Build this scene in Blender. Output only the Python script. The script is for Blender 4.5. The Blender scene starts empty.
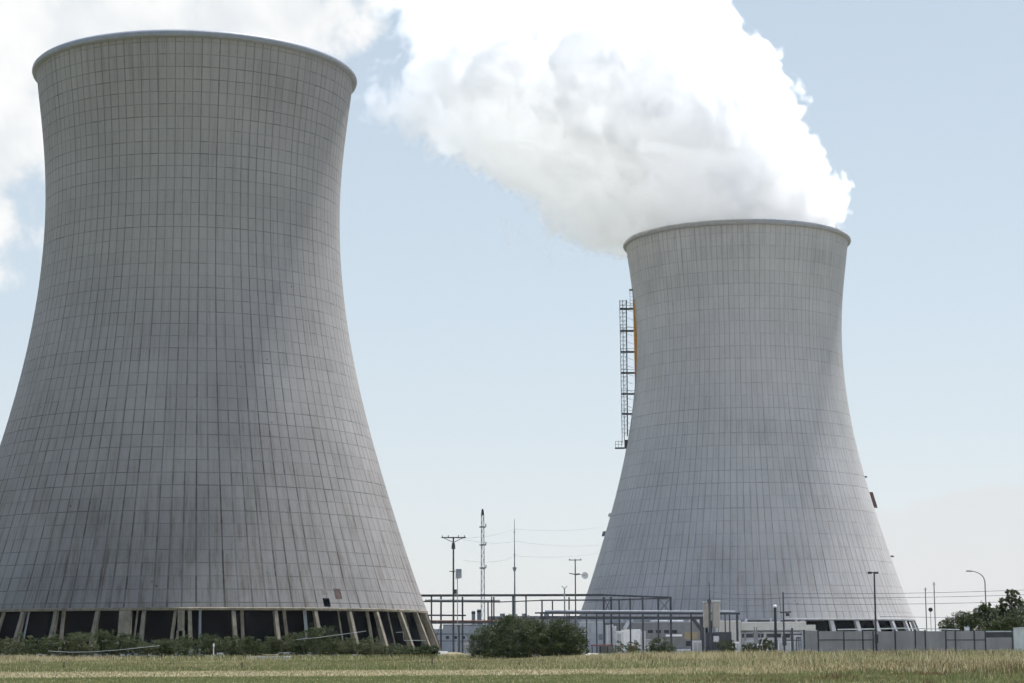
import bpy, bmesh, math, random
import numpy as np
from mathutils import Vector, Matrix

R = math.radians
sc = bpy.context.scene
COL = sc.collection
rng = np.random.default_rng(7)
random.seed(7)

# ------------------------------------------------------------------ camera
F_PX, PITCH, ROLL, EYE = 2082.7, 0.1465, -0.0052, 1.39
cp, sp_ = math.cos(PITCH), math.sin(PITCH)
FWD = Vector((0, cp, sp_)); UP = Vector((0, -sp_, cp)); RT = Vector((1, 0, 0))
cr, sr = math.cos(ROLL), math.sin(ROLL)
RT2 = RT * cr + UP * sr
UP2 = UP * cr - RT * sr
cam_d = bpy.data.cameras.new('camera')
cam = bpy.data.objects.new('camera', cam_d); COL.objects.link(cam)
m = Matrix.Identity(4)
for i in range(3):
    m[i][0] = RT2[i]; m[i][1] = UP2[i]; m[i][2] = -FWD[i]
m[2][3] = EYE
cam.matrix_world = m
cam_d.sensor_width = 36
cam_d.lens = F_PX * 36 / 1024
cam_d.clip_start = 0.5; cam_d.clip_end = 30000
sc.camera = cam

def at(px, py, Y):
    """a pixel of the photograph at a chosen distance Y -> world point"""
    a, b = px - 512, py - 341.5
    x = a * cr + b * sr; y = -a * sr + b * cr
    d = RT * (x / F_PX) + FWD + UP * (-y / F_PX)
    k = Y / d.y
    return Vector((d.x * k, Y, EYE + d.z * k))

def ax(px, Y, py=650): return at(px, py, Y).x
def az(py, Y, px=512): return at(px, py, Y).z

# ------------------------------------------------------------------ mesh builder
class MB:
    def __init__(s): s.v = []; s.f = []
    def add(s, vs, fs):
        o = len(s.v); s.v += [tuple(v) for v in vs]; s.f += [tuple(i + o for i in f) for f in fs]; return s
    def box(s, x0, x1, y0, y1, z0, z1):
        vs = [(x0,y0,z0),(x1,y0,z0),(x1,y1,z0),(x0,y1,z0),(x0,y0,z1),(x1,y0,z1),(x1,y1,z1),(x0,y1,z1)]
        return s.add(vs, [(0,3,2,1),(4,5,6,7),(0,1,5,4),(1,2,6,5),(2,3,7,6),(3,0,4,7)])
    def hexa(s, a, b):
        """two rings of 4 points"""
        return s.add(list(a) + list(b), [(0,3,2,1),(4,5,6,7),(0,1,5,4),(1,2,6,5),(2,3,7,6),(3,0,4,7)])
    def tube(s, pts, r, n=8, r1=None):
        pts = [Vector(p) for p in pts]; o = len(s.v); N = len(pts)
        for i, p in enumerate(pts):
            t = (pts[min(i+1, N-1)] - pts[max(i-1, 0)]).normalized()
            a = t.cross(Vector((0,0,1)) if abs(t.z) < .9 else Vector((1,0,0))).normalized(); b = t.cross(a)
            rr = r if r1 is None else r + (r1 - r) * i / (N - 1)
            for k in range(n):
                an = 2 * math.pi * k / n
                s.v.append(tuple(p + a * (math.cos(an) * rr) + b * (math.sin(an) * rr)))
        for i in range(N - 1):
            for k in range(n):
                k2 = (k + 1) % n
                s.f.append((o+i*n+k, o+i*n+k2, o+(i+1)*n+k2, o+(i+1)*n+k))
        s.f.append(tuple(o + k for k in range(n))[::-1]); s.f.append(tuple(o+(N-1)*n+k for k in range(n)))
        return s
    def beam(s, p, q, w, h=None):
        """square section bar"""
        p, q = Vector(p), Vector(q); h = h or w
        t = (q - p).normalized()
        a = t.cross(Vector((0,0,1)) if abs(t.z) < .9 else Vector((0,1,0))).normalized(); b = t.cross(a).normalized()
        a = a * w / 2; b = b * h / 2
        return s.hexa([p-a-b, p+a-b, p+a+b, p-a+b], [q-a-b, q+a-b, q+a+b, q-a+b])
    def lathe(s, prof, n=48, closed=False, a0=0):
        o = len(s.v); N = len(prof)
        for r, z in prof:
            for k in range(n):
                an = a0 + 2 * math.pi * k / n
                s.v.append((r * math.cos(an), r * math.sin(an), z))
        for i in range(N if closed else N - 1):
            j = (i + 1) % N
            for k in range(n):
                k2 = (k + 1) % n
                s.f.append((o+i*n+k, o+i*n+k2, o+j*n+k2, o+j*n+k))
        return s
    def build(s, name, mat, parent=None, smooth=False, loc=(0,0,0), bevel=0):
        me = bpy.data.meshes.new(name)
        me.from_pydata(s.v, [], s.f); me.update()
        bm = bmesh.new(); bm.from_mesh(me); bmesh.ops.recalc_face_normals(bm, faces=bm.faces); bm.to_mesh(me); bm.free()
        if mat: me.materials.append(mat)
        if smooth:
            me.polygons.foreach_set('use_smooth', [True] * len(me.polygons)); me.set_sharp_from_angle(angle=R(38))
        o = bpy.data.objects.new(name, me); COL.objects.link(o); o.location = loc
        if parent: o.parent = parent
        if bevel:
            md = o.modifiers.new('bevel', 'BEVEL'); md.width = bevel; md.segments = 2; md.limit_method = 'ANGLE'
        return o

def tag(o, label=None, cat=None, group=None, kind=None):
    if label: o['label'] = label
    if cat: o['category'] = cat
    if group: o['group'] = group
    if kind: o['kind'] = kind
    return o
def thing(name, label, cat, loc=(0,0,0), group=None, rz=0):
    o = bpy.data.objects.new(name, None); COL.objects.link(o); o.location = loc; o.rotation_euler.z = rz
    o.empty_display_size = .5
    return tag(o, label, cat, group)

# ------------------------------------------------------------------ node helpers
class NT:
    def __init__(s, nt): s.nt = nt
    def n(s, t, **kw):
        nd = s.nt.nodes.new(t)
        for k, v in kw.items(): setattr(nd, k, v)
        return nd
    def put(s, sock, v):
        if v is None: return
        if hasattr(v, 'is_output'): s.nt.links.new(v, sock)
        elif hasattr(v, 'outputs'): s.nt.links.new(v.outputs[0], sock)
        else: sock.default_value = v
    def math(s, op, a, b=None, c=None, clamp=False):
        nd = s.n('ShaderNodeMath', operation=op, use_clamp=clamp)
        for i, v in enumerate((a, b, c)): s.put(nd.inputs[i], v)
        return nd.outputs[0]
    def vmath(s, op, a, b=None):
        nd = s.n('ShaderNodeVectorMath', operation=op); s.put(nd.inputs[0], a); s.put(nd.inputs[1], b)
        return nd.outputs['Value'] if op in ('LENGTH', 'DOT_PRODUCT') else nd.outputs[0]
    def sep(s, v): nd = s.n('ShaderNodeSeparateXYZ'); s.put(nd.inputs[0], v); return nd.outputs
    def comb(s, x=0, y=0, z=0):
        nd = s.n('ShaderNodeCombineXYZ')
        for i, v in enumerate((x, y, z)): s.put(nd.inputs[i], v)
        return nd.outputs[0]
    def noise(s, vec, scale=1, detail=3, rough=.5, dim='3D', dist=0):
        nd = s.n('ShaderNodeTexNoise', noise_dimensions=dim)
        s.put(nd.inputs['Vector'], vec); nd.inputs['Scale'].default_value = scale; nd.inputs['Detail'].default_value = detail
        nd.inputs['Roughness'].default_value = rough; nd.inputs['Distortion'].default_value = dist
        return nd.outputs[0]
    def white(s, vec):
        nd = s.n('ShaderNodeTexWhiteNoise', noise_dimensions='3D'); s.put(nd.inputs['Vector'], vec); return nd.outputs['Value']
    def voro(s, vec, scale=1, feature='F1', smooth=None):
        nd = s.n('ShaderNodeTexVoronoi', feature=feature); s.put(nd.inputs['Vector'], vec); nd.inputs['Scale'].default_value = scale
        if smooth is not None: nd.inputs['Smoothness'].default_value = smooth
        return nd.outputs['Distance']
    def step(s, v, a, b, lo=0., hi=1., smooth=True):
        nd = s.n('ShaderNodeMapRange', interpolation_type='SMOOTHSTEP' if smooth else 'LINEAR')
        nd.clamp = True
        s.put(nd.inputs[0], v)
        for i, x in enumerate((a, b, lo, hi)): s.put(nd.inputs[i + 1], x)
        return nd.outputs[0]
    def mix(s, f, a, b, mode='MIX'):
        nd = s.n('ShaderNodeMix', data_type='RGBA', blend_type=mode)
        s.put(nd.inputs[0], f)
        for sock, v in ((nd.inputs[6], a), (nd.inputs[7], b)):
            if isinstance(v, tuple) and len(v) == 3: v = v + (1,)
            s.put(sock, v)
        return nd.outputs[2]
    def ramp(s, f, stops):
        nd = s.n('ShaderNodeValToRGB'); s.put(nd.inputs[0], f); e = nd.color_ramp.elements
        while len(e) < len(stops): e.new(.5)
        for el, (p, c) in zip(e, stops): el.position = p; el.color = c + (1,) if len(c) == 3 else c
        return nd.outputs[0]

def new_mat(name):
    m_ = bpy.data.materials.new(name); m_.use_nodes = True; m_.node_tree.nodes.clear()
    t = NT(m_.node_tree); out = t.n('ShaderNodeOutputMaterial'); return m_, t, out
def pbr(t, out, col, rough=.8, metal=0., normal=None, spec=.3):
    b = t.n('ShaderNodeBsdfPrincipled')
    if isinstance(col, tuple) and len(col) == 3: col = col + (1,)
    t.put(b.inputs['Base Color'], col); t.put(b.inputs['Roughness'], rough); t.put(b.inputs['Metallic'], metal)
    b.inputs['Specular IOR Level'].default_value = spec
    if normal is not None: t.put(b.inputs['Normal'], normal)
    t.nt.links.new(b.outputs[0], out.inputs[0]); return b
def worn(name, col, rough=.7, var=.18, scale=.6, metal=0., streak=True, spec=.3):
    """painted or weathered surface: blotches and rain streaks"""
    m_, t, out = new_mat(name)
    g = t.n('ShaderNodeNewGeometry').outputs['Position']
    a = t.noise(g, scale, 5, .6)
    mp = t.n('ShaderNodeMapping'); t.put(mp.inputs[0], g); mp.inputs['Scale'].default_value = (1, 1, .12)
    b = t.noise(mp.outputs[0], scale * 2.2, 4, .6)
    f = t.math('ADD', t.math('MULTIPLY', a, .5), t.math('MULTIPLY', b, .5)) if streak else a
    f = t.step(f, .32, .68)
    c0 = tuple(c * (1 - var) for c in col); c1 = tuple(min(1, c * (1 + var)) for c in col)
    pbr(t, out, t.mix(f, c0, c1), rough, metal, None, spec)
    return m_

M = {}
M['dark_steel'] = worn('dark_steel', (.045, .05, .06), .6, .3)
M['grey_steel'] = worn('grey_steel', (.24, .26, .28), .55, .2)
M['pale_steel'] = worn('pale_steel', (.50, .52, .54), .5, .15)
M['white_paint'] = worn('white_paint', (.74, .75, .76), .5, .08)
M['orange_paint'] = worn('orange_paint', (.55, .25, .05), .6, .2)
M['pale_cladding'] = worn('pale_cladding', (.48, .50, .53), .6, .08)
M['grey_cladding'] = worn('grey_cladding', (.33, .34, .35), .6, .12)
M['dark_cladding'] = worn('dark_cladding', (.19, .20, .205), .6, .12)
M['beige_render'] = worn('beige_render', (.52, .51, .48), .8, .1)
M['tank_metal'] = worn('tank_metal', (.33, .315, .28), .55, .12)
M['roofing'] = worn('roofing', (.36, .37, .39), .7, .1)
M['window_glass'] = worn('window_glass', (.03, .035, .045), .15, .2)
M['wall_panel'] = worn('wall_panel', (.335, .318, .328), .8, .14, .4)
M['post'] = worn('fence_post', (.07, .075, .08), .7, .2)
M['wood'] = worn('wood', (.11, .085, .06), .9, .3, 3)
M['column_concrete'] = worn('column_concrete', (.205, .18, .138), .85, .4, .5)
M['pale_concrete'] = worn('pale_concrete', (.50, .50, .49), .8, .15, .3)
M['tower_foot'] = worn('tower_foot', (.34, .345, .35), .85, .18, .3)
M['rust'] = worn('rust', (.22, .10, .06), .9, .3, 1.5)
M['red_paint'] = worn('red_paint', (.16, .065, .055), .7, .2)
M['yellow_panel'] = worn('yellow_panel', (.30, .25, .15), .7, .2)
M['shade_black'] = worn('shade_black', (.004, .005, .007), 1., .3, .4, spec=0.)  # near-black colour makes the gaps between columns read as shadow; hatch shares it
M['wire'] = worn('wire', (.05, .052, .06), .6, .1)
M['sand'] = worn('sand', (.235, .205, .125), .95, .3, .7, streak=False)

# ------------------------------------------------------------------ light and sky
HAZE = .00002
SUN_EL, SUN_AZ = R(66), R(34)          # azimuth from +Y towards +X
sd = Vector((math.sin(SUN_AZ) * math.cos(SUN_EL), math.cos(SUN_AZ) * math.cos(SUN_EL), math.sin(SUN_EL)))
sun_d = bpy.data.lights.new('sun', 'SUN'); sun_d.energy = 4.0; sun_d.angle = R(1.2); sun_d.color = (1, .97, .93)
sun = bpy.data.objects.new('sun', sun_d); COL.objects.link(sun)
sun.rotation_euler = sd.to_track_quat('Z', 'Y').to_euler(); sun.location = (60, -40, 300)

w = bpy.data.worlds.new('World'); sc.world = w; w.use_nodes = True
w.node_tree.nodes.clear(); t = NT(w.node_tree)
wo = t.n('ShaderNodeOutputWorld'); bg = t.n('ShaderNodeBackground'); t.nt.links.new(bg.outputs[0], wo.inputs[0])
sky = t.n('ShaderNodeTexSky', sky_type='NISHITA'); sky.sun_disc = False
sky.sun_elevation = SUN_EL; sky.sun_rotation = SUN_AZ
sky.air_density = 1.0; sky.dust_density = 1.0; sky.ozone_density = 1.0; sky.altitude = 100
SKY_STRENGTH = .145
dirn = t.n('ShaderNodeTexCoord').outputs['Generated']
dx, dy, dz = t.sep(dirn)[:3]
azm = t.math('ARCTAN2', dx, dy); ele = t.math('ARCSINE', dz)
uv = t.comb(azm, ele, 0)
def px_ang(px, py):
    d = at(px, py, 1000) - Vector((0, 0, EYE)); d.normalize(); return math.atan2(d.x, d.y), math.asin(d.z)
def blob(px, py, rx, ry):
    a, e = px_ang(px, py)
    u = t.math('DIVIDE', t.math('SUBTRACT', azm, a), rx / F_PX); v = t.math('DIVIDE', t.math('SUBTRACT', ele, e), ry / F_PX)
    return t.math('SUBTRACT', 1., t.math('SQRT', t.math('ADD', t.math('MULTIPLY', u, u), t.math('MULTIPLY', v, v))))
n1 = t.noise(uv, 26, 7, .55, dist=.3); n2 = t.noise(uv, 9, 3, .5)
nn = t.math('ADD', t.math('MULTIPLY', t.math('SUBTRACT', n1, .5), 2.3), t.math('MULTIPLY', t.math('SUBTRACT', n2, .5), .9))
c = t.math('MAXIMUM', blob(60, 20, 230, 125), blob(265, 15, 118, 72))
c = t.math('MAXIMUM', c, blob(-20, 130, 90, 120))
cl = t.step(t.math('ADD', c, nn), -.02, .42)
# a low pale cloud bank over the horizon to the right
b2 = t.math('ADD', blob(1060, 640, 330, 150), t.math('MULTIPLY', t.math('SUBTRACT', n1, .5), .35))
bank = t.math('MULTIPLY', t.step(b2, .0, .035), .65)
# scattered clouds over the rest of the sky dome
far = t.step(t.noise(t.comb(t.math('DIVIDE', dx, t.math('MAXIMUM', dz, .08)), t.math('DIVIDE', dy, t.math('MAXIMUM', dz, .08)), 0), .9, 6, .55), .55, .7)
far = t.math('MULTIPLY', far, t.step(ele, R(22), R(34), 0, .7))
K = .60 / SKY_STRENGTH
pale = t.ramp(t.math('DIVIDE', ele, .36, clamp=True), [(0., (.665*K, .68*K, .70*K)), (.13, (.635*K, .67*K, .705*K)), (.45, (.565*K, .645*K, .70*K)), (.85, (.51*K, .595*K, .67*K))])
skyc = t.mix(t.step(ele, .34, .75, .88, 0.), sky.outputs[0], pale)
skyc = t.mix(far, skyc, (.75*K, .75*K, .76*K))
skyc = t.mix(bank, skyc, (.72*K, .72*K, .73*K))
skyc = t.mix(t.math('MULTIPLY', cl, .95), skyc, t.mix(t.step(n1, .3, .7), (.80*K, .83*K, .855*K), (1.0*K, 1.0*K, .99*K)))
t.put(bg.inputs[0], skyc); bg.inputs[1].default_value = SKY_STRENGTH

# ------------------------------------------------------------------ ground
def ground_mat():
    m_, t, out = new_mat('field_soil')
    p = t.n('ShaderNodeNewGeometry').outputs['Position']
    big = t.noise(p, .03, 4, .6); mid = t.noise(p, .35, 5, .6); fine = t.noise(p, 4., 4, .7)
    g = t.mix(t.step(mid, .35, .65), (.12, .14, .055), (.19, .19, .085))
    d = t.mix(t.step(fine, .3, .7), (.22, .18, .10), (.30, .25, .14))
    c = t.mix(t.step(big, .45, .62), g, d)
    c = t.mix(t.math('MULTIPLY', t.step(fine, .3, .75), .35), c, (.05, .06, .02))
    dist = t.step(t.vmath('LENGTH', p), 380, 900)
    c = t.mix(dist, c, t.mix(t.step(big, .4, .6), (.13, .145, .10), (.20, .195, .165)))
    bp = t.n('ShaderNodeBump'); bp.inputs['Strength'].default_value = .8; bp.inputs['Distance'].default_value = .1
    t.put(bp.inputs['Height'], fine)
    pbr(t, out, c, .95, 0, bp.outputs[0], .1); return m_
g = MB(); S = 3500
g.add([(-S, -600, 0), (S, -600, 0), (S, 4200, 0), (-S, 4200, 0)], [(0, 1, 2, 3)])
tag(g.build('ground', ground_mat()), kind='structure')
tr = MB()
N = 60
for i in range(N + 1):
    x = -90 + 180 * i / N
    y0 = 112 + .6 * math.sin(x * .11) + x * .012; y1 = 141 + .8 * math.sin(x * .07 + 1) + x * .012
    tr.v += [(x, y0, .004), (x, y1, .004)]
for i in range(N): tr.f.append((2*i, 2*i+2, 2*i+3, 2*i+1))
tag(tr.build('dirt_track', M['sand']), kind='structure')
yd = MB().add([(-20, 330, .004), (220, 330, .004), (220, 720, .004), (-20, 720, .004)], [(0, 1, 2, 3)])
tag(yd.build('gravel_yard', worn('gravel', (.34, .32, .28), .95, .2, .5, streak=False)), kind='structure')

# ------------------------------------------------------------------ cooling towers
PROF = [(10.15,60.6),(17,58.0),(23.8,55.6),(30.6,53.3),(37.8,51.1),(44.1,49.2),(51.9,46.95),(58.3,45.2),(64.7,43.6),(73,41.65),(79,40.55),
        (85.5,39.5),(90,38.95),(96.8,38.25),(102.3,37.85),(106.5,37.65),(113,37.5),(118.4,37.55),(122.4,37.8),(128,38.3),(133,38.9),(138.5,39.45),(143.9,40.1),(150,40.85)]
_pz = np.array([p[0] for p in PROF]); _pr = np.array([p[1] for p in PROF])
_c = np.polyfit(_pz - 80, _pr, 7)
def Rz(z): return float(np.polyval(_c, z - 80))

def shell_mat(name, base, N, row, dirt, seam, segv=.7, hv=1., tonev=1.):
    m_, t, out = new_mat(name)
    p = t.n('ShaderNodeTexCoord').outputs['Object']
    x, y, z = t.sep(p)[:3]
    u = t.math('MULTIPLY', t.math('ARCTAN2', y, x), N / (2 * math.pi)); v = t.math('DIVIDE', z, row)
    iu = t.math('ROUND', u); fu = t.math('ABSOLUTE', t.math('SUBTRACT', u, iu))       # distance to nearest vertical seam
    iv = t.math('ROUND', v); fv = t.math('ABSOLUTE', t.math('SUBTRACT', v, iv))
    cu = t.math('FLOOR', u); cv = t.math('FLOOR', v)
    # seam strengths
    ls = t.white(t.comb(iu, 3.1, 0)); seg = t.white(t.comb(iu, cv, 7.7)); hs = t.white(t.comb(1.3, iv, 5.)); hseg = t.white(t.comb(cu, iv, 2.2))
    wv = t.noise(t.comb(t.math('MULTIPLY', u, .6), t.math('MULTIPLY', z, .9), 0), 1, 3)   # wobbly width
    vline = t.step(fu, t.math('MULTIPLY', wv, .05), t.math('ADD', .05, t.math('MULTIPLY', wv, .10)), 1, 0)
    hi_ = t.step(z, 45, 110, 1, .22)
    vs = t.math('ADD', t.math('MULTIPLY', ls, .5), t.math('MULTIPLY', t.step(seg, .45, 1), t.math('MULTIPLY', hi_, segv)))
    vline = t.math('MULTIPLY', vline, t.math('ADD', .36, vs))
    hline = t.step(fv, .012, .055, 1, 0)
    hline = t.math('MULTIPLY', t.math('MULTIPLY', hline, hv), t.math('ADD', .20, t.math('ADD', t.math('MULTIPLY', hs, .35), t.math('MULTIPLY', t.step(hseg, .5, 1), .3))))
    # fine board marks
    u4 = t.math('MULTIPLY', u, 5.)
    fb = t.math('ABSOLUTE', t.math('SUBTRACT', u4, t.math('ROUND', u4)))
    board = t.math('MULTIPLY', t.step(fb, .03, .16, 1, 0), t.math('MULTIPLY', t.step(t.white(t.comb(t.math('ROUND', u4), cv, 9)), .35, 1), .32))
    lines = t.math('MAXIMUM', t.math('MAXIMUM', vline, hline), board)
    # tone of each cast panel, drips, blotches
    pan = t.white(t.comb(cu, cv, 0)); rowt = t.white(t.comb(0, cv, 4.))
    tone = t.math('ADD', t.math('MULTIPLY', t.math('SUBTRACT', pan, .5), .06 * tonev), t.math('MULTIPLY', t.math('SUBTRACT', rowt, .5), .035 * tonev))
    blot = t.noise(p, .035, 5, .6); tone = t.math('ADD', tone, t.math('MULTIPLY', t.math('SUBTRACT', blot, .5), .55))
    strk = t.noise(t.comb(t.math('MULTIPLY', u, 2.6), t.math('MULTIPLY', z, .045), 0), 1, 5, .65)
    tone = t.math('SUBTRACT', tone, t.math('MULTIPLY', t.step(strk, .5, .8), .30))
    fine = t.noise(p, .9, 5, .7); tone = t.math('ADD', tone, t.math('MULTIPLY', t.math('SUBTRACT', fine, .5), .16))
    low = t.step(t.math('ADD', z, t.math('MULTIPLY', t.math('SUBTRACT', blot, .5), 50)), 8, 78, 1, 0)
    spl = t.noise(t.comb(t.math('MULTIPLY', u, 1.7), t.math('MULTIPLY', z, .075), 4), 1, 5, .7)
    stain = t.math('MULTIPLY', low, t.step(spl, .46, .72))
    tone = t.math('SUBTRACT', tone, t.math('MULTIPLY', stain, .30 * dirt))
    tone = t.math('SUBTRACT', tone, t.math('MULTIPLY', low, .27 * dirt))
    # dark runs below the lip
    top = t.math('MULTIPLY', t.step(t.math('ADD', z, t.math('MULTIPLY', t.math('SUBTRACT', strk, .5), 70)), 118, 150), t.step(t.noise(t.comb(t.math('MULTIPLY', u, 1.3), t.math('MULTIPLY', z, .02), 9), 1, 4, .6), .46, .7))
    tone = t.math('SUBTRACT', tone, t.math('MULTIPLY', top, .13))
    pit = t.voro(t.comb(t.math('MULTIPLY', u, .5), t.math('MULTIPLY', z, .16), 0), 1); pit = t.step(pit, .035, .06, 1, 0)
    pit = t.math('MULTIPLY', pit, t.step(t.noise(p, .06, 2), .45, .6))
    val = t.math('MULTIPLY', t.math('ADD', 1, tone), t.math('SUBTRACT', 1, t.math('MULTIPLY', t.math('MAXIMUM', lines, pit), seam)))
    col = t.mix(stain, tuple(base), (base[0]*1.02, base[1]*.93, base[2]*.84))
    vm = t.n('ShaderNodeVectorMath', operation='SCALE'); t.put(vm.inputs[0], col); t.put(vm.inputs['Scale'], val)
    bp = t.n('ShaderNodeBump'); bp.inputs['Strength'].default_value = .35; bp.inputs['Distance'].default_value = .12
    t.put(bp.inputs['Height'], t.math('SUBTRACT', t.math('MULTIPLY', fine, .5), t.math('MULTIPLY', lines, .8)))
    pbr(t, out, vm.outputs[0], .9, 0, bp.outputs[0], .2)
    return m_

NCOL = 38
def tower(X, Y, label, N, row, base, dirt, seam, colmat, cw, lipmat, wallmat, beammat):
    T = thing('cooling_tower', label, 'cooling tower', (X, Y, 0))
    face = math.atan2(-Y, -X)                       # angle that looks at the viewer
    prof = [(Rz(z), z) for z in np.linspace(10.9, 148.6, 70)] 
    inner = [(r - .7, z) for r, z in prof[::-1]]
    sh = MB().lathe(prof + inner, 240, True).build('shell', shell_mat(label.split()[0] + '_shell_concrete', base, N, row, dirt, seam, *((.38, 1.25, 1.0) if dirt > .5 else (.3, 1.05, 1.))), T, True)
    r0 = Rz(148.6)
    lip = [(r0 - .75, 148.0), (r0 + .55, 148.0), (r0 + 1.0, 148.25), (r0 + 1.15, 148.7), (r0 + 1.0, 149.3), (r0 + .45, 149.85), (r0 - .3, 150.0), (r0 - .75, 149.8)]
    MB().lathe(lip, 240, True).build('rim', lipmat, T, True)
    rb = Rz(10.9)
    MB().lathe([(rb - .8, 10.3), (rb + .2, 10.3), (rb + .22, 10.8), (rb + .02, 10.95), (rb - .8, 10.95)], 240, True).build('ring_beam', beammat, T, False)
    # raking columns under the ring
    jr = random.Random(int(Y))
    for k in range(NCOL):
        a = face + 2 * math.pi * (k + jr.uniform(-.06, .06)) / NCOL
        er = Vector((math.cos(a), math.sin(a), 0)); et = Vector((-math.sin(a), math.cos(a), 0))
        p0 = er * (rb - .3) + Vector((0, 0, 10.2)); p1 = er * (rb + 3.4) + et * jr.uniform(-.5, .5)
        h, d = cw / 2, .8
        b = MB().hexa([p1 - et*h*1.15 - er*d, p1 + et*h*1.15 - er*d, p1 + et*h*1.15 + er*d, p1 - et*h*1.15 + er*d],
                      [p0 - et*h - er*d*.6, p0 + et*h - er*d*.6, p0 + et*h + er*d*.6, p0 - et*h + er*d*.6])
        b.build('column', colmat, T)
    MB().lathe([(rb + 1.1, -.2), (rb - 2.2, 10.6)], 96).build('louvre_shade_wall', wallmat, T)  # wall colour carries the shade behind the columns
    MB().lathe([(rb + 5.2, -.3), (rb + 5.2, .9), (rb + 4.7, .9), (rb + 4.7, -.3)], 96, True).build('basin_kerb', M['pale_concrete'], T)
    return T, face

T1X, T1Y, T2X, T2Y = -82.0, 527.6, 83.1, 756.2
lip1 = worn('rim_sky_tint', (.25, .27, .30), .55, .08); lip2 = worn('rim_concrete', (.31, .31, .31), .7, .1)  # near rim's bluish tint stands in for sky light on the lip
T1, F1 = tower(T1X, T1Y, 'nearer and larger grey concrete cooling tower, clean open rim, stained lower shell', 118, 3.0, (.305, .296, .288), 1., .66, M['column_concrete'], 0.82, lip1, M['shade_black'], M['column_concrete'])
T2, F2 = tower(T2X, T2Y, 'farther paler cooling tower with white steam pouring from its rim, stair cage on its flank', 132, 4.4, (.445, .434, .424), .3, .48, M['tower_foot'], 1.5, lip2, M['shade_black'], M['tower_foot'])

def on_shell(face, deg, z, dr=0.):
    a = face + R(deg); r = Rz(z) + dr
    return Vector((r * math.cos(a), r * math.sin(a), z)), Vector((math.cos(a), math.sin(a), 0)), Vector((-math.sin(a), math.cos(a), 0))
def shell_box(T, face, deg, z, wt, hz, dp, name, mat, label=None, out=0.):
    p, er, et = on_shell(face, deg, z)
    s = Rz(z + hz/2) - Rz(z - hz/2)
    v = Vector((0, 0, hz)) + er * s
    b = MB(); q = p - v/2 + er * out
    b.hexa([q - et*wt/2 - er*.3, q + et*wt/2 - er*.3, q + et*wt/2 + er*dp, q - et*wt/2 + er*dp],
           [q + v - et*wt/2 - er*.3, q + v + et*wt/2 - er*.3, q + v + et*wt/2 + er*dp, q + v - et*wt/2 + er*dp])
    o = b.build(name, mat, T)
    if label: o['label'] = label
    return o
# inspection hatch low on the near tower and a rusty patch beside it
shell_box(T1, F1, 32.0, 12.2, 1.8, 1.9, .06, 'hatch', M['shade_black'])
shell_box(T1, F1, 35.7, 14.2, 2.0, 2.4, .03, 'repair_patch', worn('brown_stain', (.085, .062, .054), .9, .3, 1.2))
shell_box(T1, F1, 32.0, 14.6, 1.8, 1.3, .025, 'repair_patch', worn('grey_stain', (.17, .16, .155), .9, .3, 1.2))
# thin posts set back between the raking columns, and two stair boxes
rr_ = random.Random(3); rb = Rz(10.9)
for k in range(46):
    a = F1 + 2*math.pi*(k + .5 + rr_.uniform(-.3, .3)) / 46
    er = Vector((math.cos(a), math.sin(a), 0)); et = Vector((-er.y, er.x, 0))
    MB().beam(er*(rb+2.2), er*(rb-.9) + et*rr_.uniform(-1.2, 1.2) + Vector((0,0,10.4)) , rr_.choice((.35, .5, .7))).build('inner_post', rr_.choice((M['column_concrete'], M['column_concrete'], M['grey_steel'])), T1)
for px_, wt_, h_ in ((143, 2.6, 5.2), (191, 1.5, 4.4)):
    a = F1 + math.asin((px_ - 196) / 236)
    er = Vector((math.cos(a), math.sin(a), 0)); et = Vector((-er.y, er.x, 0)); q = er*(rb - .2)
    b = MB().hexa([q-et*wt_/2-er*.6+Vector((0,0,10.2-h_)), q+et*wt_/2-er*.6+Vector((0,0,10.2-h_)), q+et*wt_/2+er*1.6+Vector((0,0,10.2-h_)), q-et*wt_/2+er*1.6+Vector((0,0,10.2-h_))],
                  [q-et*wt_/2-er*.6+Vector((0,0,10.25)), q+et*wt_/2-er*.6+Vector((0,0,10.25)), q+et*wt_/2+er*.6+Vector((0,0,10.25)), q-et*wt_/2+er*.6+Vector((0,0,10.25))])
    b.build('stair_box', M['column_concrete'], T1)
    for sgn in (-1, 1): MB().beam(q+et*sgn*wt_*.45+er*1.3+Vector((0,0,10.2-h_)), q+et*sgn*wt_*.45+er*2.4, .5).build('inner_post', M['column_concrete'], T1)
# brackets standing off the flanks of the far tower
def flank(T, face, px, py, wt, hz, dp, name, mat):
    z = az(py, T2Y, px) 
    side = 90 if px > 740 else -90
    return shell_box(T, face, side, z, wt, hz, dp, name, mat)
flank(T2, F2, 873, 501, 2.5, 5.6, 1.3, 'equipment_box', worn('brown_box', (.14, .09, .08), .8, .2))
flank(T2, F2, 866, 478, 1., .5, .9, 'bracket', M['dark_steel'])
flank(T2, F2, 893, 557, 1., .5, 1.3, 'bracket', M['dark_steel'])
flank(T2, F2, 603, 533, 1.5, 1.8, 1.2, 'bracket', M['grey_steel'])
flank(T2, F2, 608, 514, 1.2, 1.2, .9, 'bracket', M['pale_concrete'])

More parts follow.
